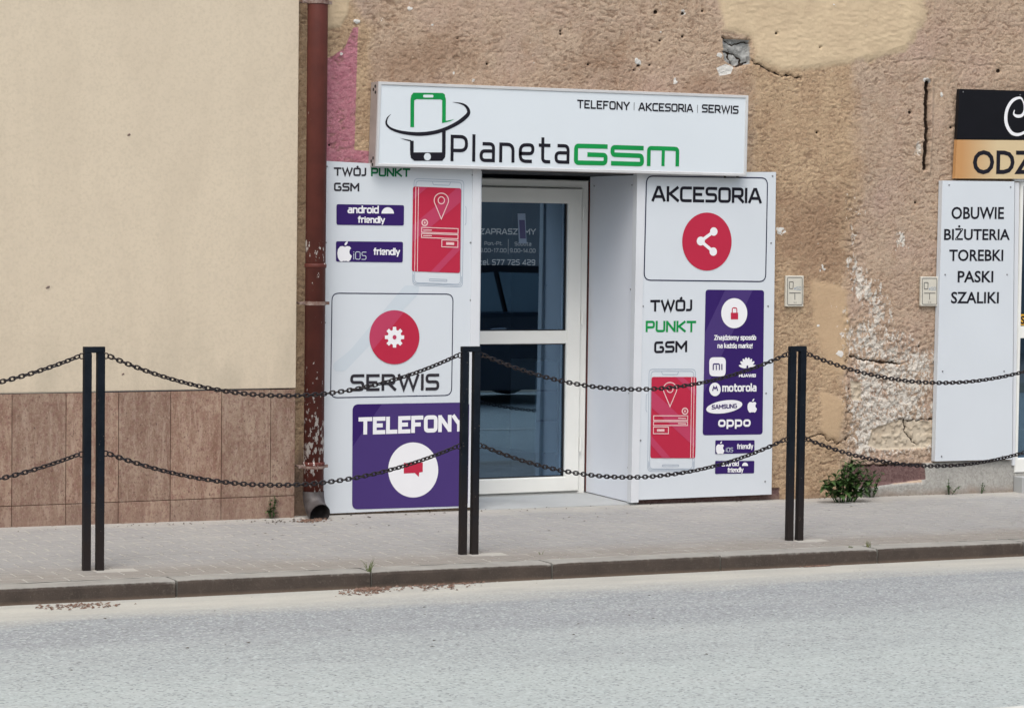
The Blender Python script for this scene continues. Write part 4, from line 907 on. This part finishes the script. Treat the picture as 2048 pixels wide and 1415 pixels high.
badge(rbd, YB, [g1(524, 984), g1(765, 983), g1(764, 1062), g1(523, 1068)], 2); badge(rbd, YB, [g1(523, 1110), g1(764, 1110), g1(762, 1186), g1(522, 1190)], 2)
a = Art(YB, 2); apple(a, g1(553, 1030), 17, 24); a.text('friendly', g1(656, 1038), g1(756, 1036), 10.5, 2, 2.6); a.text('friendly', g1(598, 1182), g1(696, 1180), 10, 2, 2.6); a.text('android', g1(560, 1144), g1(668, 1142), 9.5, 2, 2.6)
qa = g1(706, 1141); a.cut('logo'); a.wpoly([a.w2((qa[0]+6*math.cos(t), qa[1]-7*math.sin(t))) for t in np.linspace(0, math.pi, 12)]); a.build('lettering', M['printwhite'], rbd)
a = Art(YB, 2); a.text('iOS', g1(588, 1056), g1(632, 1056), 9, 1.1, 2.6); a.build('lettering', M['paleblue'], rbd)
def f2(u, v): return (1392-98*u-4*v*(1), 738+204*v)
def f2m(u, v): return (1293+100*(1-u)-3*v, 738+204*v)
phone(rbd, YB, f2m, True)
# reveal boards inside the doorway
rv = thing('reveal_board', P(1220, 1000, YB+.3), 'plain white side board lining the right side of the doorway', 'panel')
Xr = float(P(1274, 600, YB)[0])
zr0 = zi+.004; zr1 = ZL-.006
v = [(Xr, YB+.03, zo+.006), (Xr, YD-.016, zr0), (Xr, YD-.016, zr1), (Xr, YB+.03, zr1)]; v += [(x+.02, y, z) for x, y, z in v]
mk('board', v, [(0, 1, 2, 3), (0, 3, 7, 4), (1, 5, 6, 2), (4, 7, 6, 5), (0, 4, 5, 1), (3, 2, 6, 7)], M['blank'], rv)
for yy, zf in ((YB+.08, .97), (YB+.08, .65), (YB+.08, .33), (YD-.07, .97), (YB+.08, .1)):
    z = zr0+(zr1-zr0)*zf; MB().tube([(Xr+.001, yy, z), (Xr-.004, yy, z)], [.005, .004], 8).build('screw', M['screw'], rv)
lv = thing('reveal_board', P(958, 1000, YB+.3), 'narrow white side board on the hidden left side of the doorway', 'panel')
MB().box(XO0-.012, XO0+.008, YB+.03, YD-.016, zi+.004, zr1).build('board', M['white'], lv)
# lettering on the door glass
def d1(x, y): return (930+x/3.824, 330+y/3.824)
YG = YD-.001
M['glassprint'] = simple('white_window_film', (.33, .40, .46), .6, .02)
a = Art(YG); a.text('ZAPRASZAMY', d1(112, 530), d1(540, 532), 12, 2.2, 2.4); a.text('Pon.-Pt.', d1(148, 612), d1(284, 613), 7.5, 1.1, 2.4); a.text('Sobota', d1(378, 616), d1(506, 617), 7.5, 1.1, 2.4)
a.text('9.00-17.00', d1(112, 666), d1(316, 668), 8, 1.1, 2.4); a.text('9.00-14.00', d1(342, 668), d1(538, 670), 8, 1.1, 2.4); a.stroke([d1(330, 566), d1(329, 680)], 1)
a.text('tel. 577 725 429', d1(108, 764), d1(536, 766), 11.5, 1.7, 2.6); a.build('lettering', M['glassprint'], door)
M['stick'] = simple('pale_sticker', (.22, .30, .42), .5); M['stick2'] = simple('purple_sticker', (.06, .06, .16), .5)
a = Art(YG, 1); a.poly([d1(400, 370), d1(460, 370), d1(470, 600), d1(410, 600)]); a.build('sticker', M['stick'], door); a = Art(YG, 2); a.poly([d1(412, 420), d1(455, 420), d1(464, 562), d1(420, 562)]); a.build('sticker_print', M['stick2'], door)
# ------------------------------------------------------------------ gas marker plates
def marker(x0, x1, y0, y1, label):
    Y = WD-.022; t_ = thing('marker_plate', P((x0+x1)/2, y1, Y), label, 'marker plate', 'utility marker plates on the old wall')
    A0, B0 = P(x0, y1, Y), P(x1, y0, Y)
    MB().box(A0[0], B0[0], Y, Y+.018, A0[2], B0[2], .005).build('plate', M['marker'], t_)
    W_, H_ = x1-x0, y1-y0
    a = Art(Y); f_ = lambda u, v: (x0+u*W_, y0+v*H_)
    a.stroke([f_(.1, .06), f_(.9, .06), f_(.9, .94), f_(.1, .94)], 1.0, 3, True)
    a.stroke([f_(.2, .2), f_(.2, .42), f_(.4, .42), f_(.42, .2)], 1.2, 2, True); a.stroke([f_(.2, .56), f_(.82, .56)], 1.2); a.stroke([f_(.5, .56), f_(.5, .78)], 1.2)
    a.stroke([f_(.46, .84), f_(.46, .9)], .9); a.stroke([f_(.56, .84), f_(.56, .9)], .9); a.build('lettering', M['darkgrey'], t_)
    a = Art(Y); a.text('#50', f_(.46, .47), f_(.84, .47), 7, .9, 2.6); a.build('lettering', M['line'], t_)
marker(1571, 1608, 551, 613, 'small cream utility marker plate on the wall just right of the AKCESORIA board')
marker(1841, 1877, 553, 612, 'small cream utility marker plate touching the left edge of the OBUWIE board')
# ------------------------------------------------------------------ neighbouring shop
bb = board('price_board', [(1885, 361), (2029, 363), (2024, 918), (1870, 922)], WD-.045, .04, 'tall white board listing OBUWIE, BIŻUTERIA, TOREBKI, PASKI and SZALIKI', 'board', screw_pts=[(1898, 370), (2021, 374), (1890, 549), (2014, 549), (1885, 742), (2008, 742), (1883, 912), (2005, 912)])
bb.name = 'shop_board'
YQ = WD-.045
def h1(x, y): return (1540+x/2.7205, 140+y/2.7212)
for t_, x0, x1, yb, yt in (('OBUWIE', 986, 1272, 812, 744), ('BIŻUTERIA', 946, 1304, 926, 844), ('TOREBKI', 974, 1268, 1040, 976), ('PASKI', 1020, 1214, 1156, 1092), ('SZALIKI', 984, 1244, 1270, 1206)):
    a = Art(YQ); p, q = h1(x0, yt), h1(x1, yb); bfont(a, t_, (p[0], p[1], q[0], q[1]), .02); a.build('lettering', M['black'], bb)
us = thing('shop_sign', P(1980, 358, WD-.05), 'black and gold shop sign with white script letter and ODZ at the right edge', 'sign')
YU = WD-.05
MB().slab([P(*c, YU) for c in ((1919, 178), (2150, 185), (2150, 280), (1914, 278))][::-1], .03).build('black_panel', M['signblack'], us)
MB().slab([P(*c, YU) for c in ((1914, 279.5), (2150, 281.5), (2150, 358), (1910, 357))][::-1], .03).build('gold_panel', M['gold'], us)
a = Art(YU); p, q = h1(1102, 436), h1(1384+48, 568); bfont(a, 'ODZ', (p[0], p[1], 2066, q[1]), .02); a.build('lettering', M['black'], us)
a = Art(YU)
cs = cat([h1(1330, 218)+(2,), h1(1326, 240)+(4,), h1(1345, 252)+(6,), h1(1372, 246)+(6,), h1(1385, 215)+(5,), h1(1378, 175)+(3,), h1(1360, 152)+(4.5,), h1(1318, 168)+(6.5,), h1(1288, 220)+(7.5,), h1(1284, 285)+(8,), h1(1310, 338)+(7,), h1(1350, 352)+(6,), h1(1395, 330)+(5,), h1(1425, 280)+(3,)], 5)
a.stroke([(q_[0], q_[1]) for q_ in cs], [max(.5, float(q_[2])) for q_ in cs]); a.build('lettering', M['printwhite'], us)
screws([(1926, 184), (2040, 190)], YU, us, .005)
# shop window / door at the right edge
wn = MB(); wx0 = XW0; wx1 = XW0+1.6
win = thing('shop_door', P(2045, 945, WD+.03), 'white framed glazed shop front at the right edge beside the OBUWIE board', 'shop front')
zA = float(P(2042, 368, WD)[2]); zB = float(P(2042, 652, WD)[2]); zC = float(P(2042, 676, WD)[2]); zD = float(P(2040, 916, WD)[2])
v, f = frame_ring(wx0+.001, wx1, ZW0+.002, ZW1-.002, .03, WD-.012, WD+.06, zD-ZW0); mk('frame', v, f, M['pvc'], win)
MB().box(wx0+.03, wx1-.03, WD-.006, WD+.05, zC, zB, .004).build('transom', M['pvc'], win)
for z0_, z1_ in ((zB, ZW1-.032), (zD, zC)):
    mk('pane', [(wx0+.03, WD+.03, z0_), (wx1-.03, WD+.03, z0_), (wx1-.03, WD+.03, z1_), (wx0+.03, WD+.03, z1_)], [(0, 1, 2, 3)], M['glass'], win)
M['blind'] = simple('grey_strip', (.28, .27, .24), .6)
MB().box(wx0+.031, wx1-.031, WD+.034, WD+.05, float(P(2042, 410, WD)[2]), ZW1-.033).build('head_strip', M['blind'], win)
MB().box(wx0-.02, wx1, WD+.055, WD+2, ZW0-.2, ZW1+.1).build('interior', M['bolthole'], win)
a = Art(WD-.0065); p = (2039, 664); a.poly([(2038, 628), (2062, 628), (2062, 650), (2038, 650)]); a.build('sticker', M['yellow'], win)
a = Art(WD-.0065, 1); bfont(a, 'S', (2041, 631, 2049, 648), .03); a.build('lettering', M['black'], win)
MB().box(wx0, wx1+3, WD-.10, WD+.0, gz(5, WD)-.1, ZW0-.02, .004).build('step', M['slab'], win)
# white corner strip between board and window
MB().slab([P(c[0], c[1], WD-.03) for c in ((2029, 352), (2100, 354), (2100, 363), (2029, 363))][::-1], .03).build('head_trim', M['trim'], win)
MB().slab([P(c[0], c[1], WD-.03) for c in ((2030, 365), (2039, 365), (2030, 930), (2025, 930))][::-1], .03).build('side_trim', M['trim'], win)
# ------------------------------------------------------------------ cream house on the left
YC = WD-.075
nh = thing('house', P(300, 1045, YC), 'neighbouring house with smooth cream stucco above a reddish tiled plinth', 'building')
XC = float(P(594, 520, YC)[0]); ztl = float(P(300, 782, YC)[2])
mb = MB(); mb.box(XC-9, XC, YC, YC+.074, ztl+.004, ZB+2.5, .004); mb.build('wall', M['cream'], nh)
YT = YC-.006
tz1 = ztl-.001; zj = float(P(300, 1001, YT)[2])
XT = XC-.004
MB().box(XC-9, XC-.002, YC+.002, YC+.07, -.3, ztl-.004).build('plinth', M['grout'], nh)
jx = [float(P(x, 900, YT)[0]) for x in (24, 132, 237, 341, 443, 541)]; st = np.mean(np.diff(jx)); print('tile', st, zj)
edges = [jx[0]-st*k for k in (4, 3, 2, 1)] + jx + [XT]
for i in range(len(edges)-1):
    for z0_, z1_ in ((zj, tz1), (-.12, zj)):
        dy = random.uniform(-.0012, .0012)
        MB().box(edges[i]+.002, edges[i+1]-.002, YT+dy, YC+.001, z0_+.002, z1_-.002, .0015).build('tile', M['tile'], nh)
# small marks in the stucco
for x, y, r in ((258, 270, 4), (96, 575, 5), (246, 748, 3.5)):
    q = P(x, y, YC); k = r/ppm(x, y, YC)
    MB().tube([(q[0], YC+.001, q[2]), (q[0]+.001, YC-.0015, q[2]-.002)], [k, k*.7], 7).build('stucco_chip', M['rust'], nh)
# ------------------------------------------------------------------ drainpipe
YP = WD-.115
dp = thing('drainpipe', P(622, 1035, YP), 'brown red drainpipe with flaking paint running down between the two houses', 'drainpipe')
xp_ = float(P(631, 520, YP)[0]); RP = 20.5/ppm(631, 520, YP)
zs0 = float(P(622, 985, YP)[2]); ztop = ZB+2
MB().tube([(xp_, YP, zs0-.02), (xp_, YP, ztop)], RP, 24).build('pipe', M['pipe'], dp, smooth=True)
for y in (528, 924):
    z = float(P(625, y, YP)[2]); MB().tube([(xp_, YP, z-.022), (xp_, YP, z-.018), (xp_, YP, z-.002), (xp_, YP, z+.004)], [RP+.002, RP+.005, RP+.0055, RP+.001], 24).build('collar', M['pipe'], dp, smooth=True)
for y in (606, 932, 4):
    z = float(P(625, y, YP)[2]); b_ = MB(); b_.tube([(xp_, YP, z-.011), (xp_, YP, z+.011)], RP+.0045, 24)
    b_.box(xp_-RP-.035, xp_-RP+.002, YP-.006, YP+.006, z-.009, z+.009, .001); b_.box(xp_+RP-.002, xp_+RP+.028, YP-.006, YP+.006, z-.009, z+.009, .001)
    b_.tube([(xp_-RP-.02, YP-.014, z), (xp_-RP-.02, YP+.1, z)], .007, 6); b_.build('bracket', M['rust'], dp)
# spout: bends towards the viewer, open end
pts = [(xp_, YP, zs0+.01)]; 
for k in range(7):
    t = math.radians(k*11); pts.append((xp_+.0, YP-.11*(1-math.cos(t)), zs0-.11*math.sin(t)))
q = pts[-1]; pts.append((q[0], q[1]-.035, q[2]-.012))
b_ = MB(); b_.tube(pts, [RP+.003]*len(pts), 24, caps=False); b_.tube(pts[::-1], [RP-.001]*len(pts), 24, caps=False)
sp_o = b_.build('spout', M['pipe_metal'], dp, smooth=True)
MB().box(xp_-RP*.8, xp_+RP*.8, YP-.02, YP+.02, zs0-.012, zs0+.0).build('spout_inside', M['bolthole'], dp)
# ------------------------------------------------------------------ bollards and chains
lw, dpth, gap_ = .037, .034, .029
TW = lw*2+gap_
def post(i, label):
    x = POSTX+i*POSTGAP; z0 = gz(x, POSTY)-.01; zt = SLOPE*x+POSTH
    t_ = thing('barrier_post', (x, POSTY, z0), label, 'barrier post', 'black steel posts along the kerb')
    y0 = POSTY-dpth/2; y1 = POSTY+dpth/2
    for sx in (-1, 1):
        xa = x+sx*(gap_/2) if sx > 0 else x-TW/2
        MB().box(xa, xa+lw, y0, y1, z0-.05, zt-.0295, .003).build('leg', M['post'], t_)
    MB().box(x-TW/2, x+TW/2, y0, y1, zt-.029, zt, .003).build('top_bar', M['post'], t_)
    for sx in (-1, 1):
        for hz in (.045, .515):
            zc = zt-hz; pts = [(x+sx*(TW/2+.009+.013*math.cos(a_)), POSTY, zc+.013*math.sin(a_)) for a_ in np.linspace(0, 2*math.pi, 10, endpoint=False)]
            MB().tube(pts, .0035, 6, closed=True).build('eyelet', M['chain'], t_, smooth=True)
    return x, zt
labs = {-1: 'black double-leg steel post just beyond the left edge of the view', 0: 'black double-leg steel post in front of the tiled plinth, leftmost in view', 1: 'black double-leg steel post in front of the TELEFONY board and shop door', 2: 'black double-leg steel post between the AKCESORIA board and the weeds', 3: 'black double-leg steel post just beyond the right edge of the view'}
ps = {i: post(i, labs[i]) for i in range(-1, 4)}
def link_mesh():
    pts = []; hl_, hw = .0155, .0092
    for k in range(14):
        t = 2*math.pi*k/14; c, s2 = math.cos(t), math.sin(t); pts.append((hl_*math.copysign(abs(c)**.7, c), hw*math.copysign(abs(s2)**.75, s2), 0))
    mb = MB(); mb.tube(pts, .0038, 6, closed=True); me = bpy.data.meshes.new('link'); me.from_pydata(mb.v, [], mb.f); me.materials.append(M['chain'])
    me.polygons.foreach_set('use_smooth', [True]*len(me.polygons)); return me
lm_ = link_mesh()
def chain(i, hz, sag, label):
    (xa, za), (xb, zb) = ps[i], ps[i+1]
    A0 = Vector((xa+TW/2+.022, POSTY, za-hz)); B0 = Vector((xb-TW/2-.022, POSTY, zb-hz))
    t_ = thing('barrier_chain', (A0+B0)/2-Vector((0, 0, sag)), label, 'chain', 'chains hung between the posts')
    pts = [A0.lerp(B0, k/200)-Vector((0, 0, sag*(1-(2*k/200-1)**2))) for k in range(201)]
    cum = [0]
    for p, q in zip(pts[:-1], pts[1:]): cum.append(cum[-1]+(q-p).length)
    tot = cum[-1]; pitch = .0235; nl = int(tot/pitch); pitch = tot/nl; j = 0; rn = random.Random(i*7+int(hz*10)); ba = rn.uniform(.5, 1.0)
    for k in range(nl):
        d = (k+.5)*pitch
        while cum[j+1] < d: j += 1
        p = pts[j].lerp(pts[j+1], (d-cum[j])/(cum[j+1]-cum[j])); tg = (pts[j+1]-pts[j]).normalized()
        tw = ba*math.sin(k*.11+i)*.5
        rot = tg.to_track_quat('X', 'Z').to_matrix().to_4x4() @ Matrix.Rotation((math.pi/2 if k % 2 == 0 else 0)+.15+tw, 4, 'X')
        o = bpy.data.objects.new('link', lm_); COL.objects.link(o); o.parent = t_
        o.matrix_local = Matrix.Translation(p-Vector(t_.location)) @ rot
where = {-1: 'at the left edge in front of the tiled plinth', 0: 'between the leftmost post and the post by the door', 1: 'crossing the shop door and the right advert board', 2: 'running right past the weeds to the frame edge'}
for i in range(-1, 3):
    chain(i, .045, (.185, .20, .185, .165)[i+1], 'upper dark chain '+where[i]); chain(i, .515, (.165, .175, .185, .17)[i+1], 'lower dark chain '+where[i])
# ------------------------------------------------------------------ weeds and litter
def leafv(base, dirn, up, L, W_, curl=.3, n=4):
    d = Vector(dirn).normalized(); s = d.cross(Vector(up)).normalized(); u = s.cross(d).normalized(); v = []; f = []
    for k in range(n+1):
        t = k/n; w_ = W_*math.sin(math.pi*min(1, t*.92+.06))**.8; c = Vector(base)+d*(L*t)+u*(math.sin(t*math.pi*.6)*L*curl*.5)-Vector((0, 0, 1))*(t*t*L*curl)
        v += [tuple(c-s*w_/2+u*w_*.15), tuple(c), tuple(c+s*w_/2+u*w_*.15)]
    for k in range(n):
        a_ = k*3; f += [(a_, a_+1, a_+4, a_+3), (a_+1, a_+2, a_+5, a_+4)]
    return v, f
def weed(name, px, py, hpx, wpx, n, label, cat_='weed', leafsize=(.04, .09), separate=True, mat='leaf', Y=None, aspect=.42):
    g = G(px, py) if Y is None else np.array([float(P(px, py, Y)[0]), Y, gz(float(P(px, py, Y)[0]), Y)])
    g[1] = min(g[1], WD-.04) ; g[2] = gz(g[0], g[1])
    k = ppm(px, py, g[1]); Hh = hpx/k; Ww = wpx/k; t_ = thing(name, g, label, cat_); rn = random.Random(int(px))
    stems = MB(); allv = MB()
    ns = max(3, n//7)
    S_ = []
    for s_i in range(ns):
        a_ = rn.uniform(-1, 1); hh = Hh*rn.uniform(.5, 1.0)*(1-.45*abs(a_)); tip = Vector((g[0]+a_*Ww*.42, g[1]-rn.uniform(-.02, .10)*min(1, Ww*4), g[2]+hh)); b0 = Vector((g[0]+a_*Ww*.15, g[1], g[2]-.005))
        mid = (b0+tip)/2+Vector((a_*.01, 0, .02)); S_.append((b0, mid, tip)); stems.tube([b0, mid, tip], [.0025, .002, .001], 5)
    stems.build('stem', M[mat], t_)
    for q in range(n):
        b0, mid, tip = S_[q % ns]; t = rn.uniform(.15, 1.0); p = (b0.lerp(mid, t*2) if t < .5 else mid.lerp(tip, t*2-1))
        ang = rn.uniform(0, 2*math.pi); d = Vector((math.cos(ang), -abs(math.sin(ang))*.9+.1, rn.uniform(-.1, .9)))
        L = rn.uniform(*leafsize)*(1.15-.5*t); v, f = leafv(p, d, (0, 0, 1), L, L*rn.uniform(aspect*.8, aspect*1.2), rn.uniform(.2, .7))
        v = [(x, min(y, WD-.012), max(z, g[2]+.002)) for x, y, z in v]
        if separate: mk('leaf', v, f, M[mat], t_, smooth=True)
        else: allv.add(v, f)
    if not separate: allv.build('leaves', M[mat], t_, smooth=True)
    return t_
weed('weed_clump', 1690, 1003, 104, 150, 280, 'largest leafy green weed clump at the old wall, right of the third post', leafsize=(.045, .10), aspect=.5)
weed('weed_clump', 1742, 992, 52, 60, 60, 'smaller weed sprouting at the right flank of the largest clump', leafsize=(.03, .06), aspect=.4)
weed('weed', 545, 1036, 54, 34, 34, 'small green weed growing at the foot of the tiled plinth', leafsize=(.02, .045), aspect=.6)
weed('weed', 1890, 986, 34, 40, 34, 'tiny weed in front of the grey plinth under the OBUWIE board, left one', leafsize=(.02, .04))
weed('weed', 1953, 984, 22, 24, 20, 'tiniest weed in front of the grey plinth under the OBUWIE board, right one', leafsize=(.015, .03))
def tuft(px, py, hpx, n, label, y=None):
    g = G(px, py); g[2] = gz(g[0], g[1]) if g[1] > .02 else SLOPE*g[0]; k = ppm(px, py, g[1]); t_ = MB(); rn = random.Random(int(px))
    for q in range(n):
        a_ = rn.uniform(-.9, .9); L = hpx/k*rn.uniform(.5, 1); b0 = Vector((g[0]+rn.uniform(-.01, .01), g[1]+rn.uniform(-.01, .01), g[2]-.005)); tp = b0+Vector((math.sin(a_)*L*.8, rn.uniform(-.3, .3)*L, math.cos(a_)*L)); md = (b0+tp)/2+Vector((0, 0, L*.12))
        t_.tube([b0, md, tp], [.0016, .0013, .0003], 4)
    o = t_.build('grass_tuft', M['grass'], org=g); tag(o, label, 'grass tuft')
tuft(738, 1141, 32, 14, 'grass tuft sprouting from the kerb joint left of the middle post'); tuft(1737, 1092, 16, 14, 'grass tuft on the kerb right of the third post'); tuft(1700, 1094, 8, 10, 'low flat grass tuft on the kerb nearest the third post, right of it')
tuft(1080, 1108, 14, 3, 'single thin grass blades in the paving right of the middle post')
def litter(name, regions, mat, n, size, label, road=False, flat=.3):
    rn = random.Random(len(name)*13+n); mb = MB()
    for q in range(n):
        rg = regions[q % len(regions)]; px = rg[0]+rn.gauss(0, .5)*rg[2]; py = rg[1]+rn.gauss(0, .5)*rg[3] + (px-rg[0])*-.045
        g = G(px, py, rg[4] if len(rg) > 4 else road); rd = (rg[4] if len(rg) > 4 else road)
        if rd and g[1] > -.012: g = np.array([g[0], -.012, SLOPE*g[0]-KH])
        if not rd and g[1] > WD-.03: g = np.array([g[0], WD-.03-rn.uniform(0, .03), 0]); g[2] = gz(g[0], g[1])
        if not rd and g[1] < .01: continue
        z = (SLOPE*g[0]-KH if rd else gz(g[0], g[1]))+.001; s = rn.uniform(*size); a_ = rn.uniform(0, 6.28); 
        pts = [(g[0]+math.cos(a_+t)*s*k2, g[1]+math.sin(a_+t)*s*k2*.7, z+h_) for t, k2, h_ in ((0, 1, 0), (1.4, .6, s*flat*rn.random()), (2.6, 1, 0), (4.2, .7, s*flat*rn.random()))]
        c = (g[0], g[1], z+s*flat+.001)
        mb.add(pts+[c], [(0, 1, 4), (1, 2, 4), (2, 3, 4), (3, 0, 4)])
    o = mb.build(name, mat); tag(o, label, kind='stuff'); return o
litter('leaf_litter', [(735, 1181, 60, 9, True), (880, 1171, 70, 9, True), (160, 1212, 80, 5, True), (735, 1179, 34, 4, True), (625, 1041, 28, 4, False), (1600, 1125, 30, 1, True)], M['dry'], 650, (.005, .017), 'reddish dry leaf litter in the gutter', flat=.5)
litter('wall_debris', [(1000, 1020, 500, 5), (1700, 985, 200, 6), (300, 1050, 300, 3), (570, 1042, 60, 4)], M['twig'], 160, (.003, .012), 'dark crumbs along the wall foot', flat=.4)
litter('grit', [(1000, 1060, 900, 40), (300, 1100, 400, 30), (1700, 1040, 350, 30), (1000, 1180, 1000, 25, True), (400, 1230, 500, 25, True), (1700, 1150, 400, 20, True)], M['bits'], 420, (.002, .007), 'pale grit scattered over pavement and gutter', flat=.4)
litter('twigs', [(1000, 1260, 900, 90, True), (1000, 1040, 800, 30)], M['twig'], 60, (.004, .014), 'dark specks and twigs on the road', flat=.15)
# ------------------------------------------------------------------ across the street: what the glass reflects
M['carpaint'] = simple('dark_blue_car_paint', (.022, .035, .06), .28, .05, 3)
M['tyre'] = simple('tyre_rubber', (.02, .02, .02), .85); M['rim'] = simple('alloy_rim', (.5, .5, .52), .3, metal=.9)
M['carwin'] = simple('car_side_glass', (.15, .22, .26), .12, .05, 2)  # opaque panes, pale sky reflection put into the colour
M['lamp'] = simple('lamp_lens', (.6, .62, .65), .1)
def car():
    cx0, cy0 = 7.65, -7.9; g0 = SLOPE*cx0-KH
    t_ = thing('parked_car', (cx0, cy0, g0), 'dark blue hatchback parked across the street, seen only as a reflection in the door glass', 'car')
    T = lambda x, y, z: (cx0+x, cy0+y, g0+z)
    lowr = [(-2.1, .35), (-2.12, .62), (-2.0, .78), (-1.2, .92), (-.75, .96), (1.5, 1.0), (2.0, .95), (2.1, .6), (2.08, .33), (1.72, .17), (1.35, .16), (-.9, .15), (-1.6, .17)]
    def loft(prof_list):
        v = []; f = []; n = len(prof_list[0][1])
        for y, pr in prof_list: v += [T(x, y, z) for x, z in pr]
        for k in range(len(prof_list)-1):
            for i in range(n): f.append((k*n+i, k*n+(i+1) % n, (k+1)*n+(i+1) % n, (k+1)*n+i))
        f += [tuple(range(n))[::-1], tuple(range((len(prof_list)-1)*n, len(prof_list)*n))]
        return v, f
    def sc(pr, kx, dz): return [(x*kx, z if z < .5 else z-dz) for x, z in pr]
    mk('body', *loft([(-.84, sc(lowr, .95, .05)), (-.88, lowr), (-.6, sc(lowr, 1.01, -.03)), (.6, sc(lowr, 1.01, -.03)), (.88, lowr), (.84, sc(lowr, .95, .05))]), M['carpaint'], t_, smooth=False)
    cabin = [(-.95, .95), (-.25, 1.44), (.1, 1.51), (1.1, 1.49), (1.65, 1.32), (1.95, .98)]
    def cab(y, k): return (y, [(x, .9+(z-.9)*k) for x, z in cabin])
    mk('roof', *loft([cab(-.80, .12), cab(-.62, .97), cab(0, 1.0), cab(.62, .97), cab(.80, .12)]), M['signblack'], t_)
    for sgn in (-1, 1):
        def yz(z): return sgn*(.806-(z-.95)*.37+.03)
        for pts in ([(-.72, .99), (-.15, 1.38), (.42, 1.41), (.46, .99)], [(.52, .99), (.48, 1.41), (1.08, 1.40), (1.28, 1.0)], [(1.34, 1.01), (1.16, 1.38), (1.42, 1.31), (1.62, 1.06)]):
            mk('window', [T(x, yz(z), z) for x, z in pts], [(0, 1, 2, 3)], M['carwin'], t_)
        for hx in (.28, 1.28):
            b_ = MB(); b_.tube([T(hx, sgn*.895, .80), T(hx+.03, sgn*.92, .81), T(hx+.15, sgn*.92, .815), T(hx+.18, sgn*.895, .81)], .012, 6); b_.build('handle', M['rim'], t_)
        b_ = MB(); b_.box(cx0-.62, cx0-.48, cy0+sgn*.98-.08, cy0+sgn*.98+.08, g0+.98, g0+1.10, .03); b_.build('mirror', M['carpaint'], t_)
        for wx_ in (-1.28, 1.32):
            ring = [T(wx_, sgn*.70, .31), T(wx_, sgn*.72, .31), T(wx_, sgn*.86, .31), T(wx_, sgn*.89, .31)]
            wh = MB().tube(ring, [.27, .31, .31, .27], 24).build('wheel', M['tyre'], t_, smooth=True)
            MB().tube([T(wx_, sgn*.88, .31), T(wx_, sgn*.897, .31)], [.2, .18], 20).build('rim', M['rim'], wh)
        b_ = MB(); b_.box(cx0-2.1, cx0-1.9, cy0+sgn*.62-.16, cy0+sgn*.62+.16, g0+.62, g0+.74, .03); b_.build('headlight', M['lamp'], t_)
car()
M['fac'] = simple('opposite_render', (.42, .42, .42), .9, .1, 1)
oh = thing('house', (6, -17, 0), 'dull rendered house across the street, behind the viewer, seen only in reflections', 'building')
MB().box(-14, 26, -18, -17, -.3, 5.2, .01).build('wall', M['fac'], oh)
for k in range(9):
    for z in (2.7,):
        x = -12+k*4.2; wf = MB().box(x, x+1.3, -17.0, -16.95, z, z+1.5, .01).build('window', M['trim'], oh)
        mk('pane', [(x+.08, -16.945, z+.08), (x+1.22, -16.945, z+.08), (x+1.22, -16.945, z+1.42), (x+.08, -16.945, z+1.42)], [(0, 3, 2, 1)], M['signblack'], wf)
MB().box(-14.3, 26.3, -18.3, -16.7, 5.205, 5.4, .02).build('eaves', M['dark'], oh)
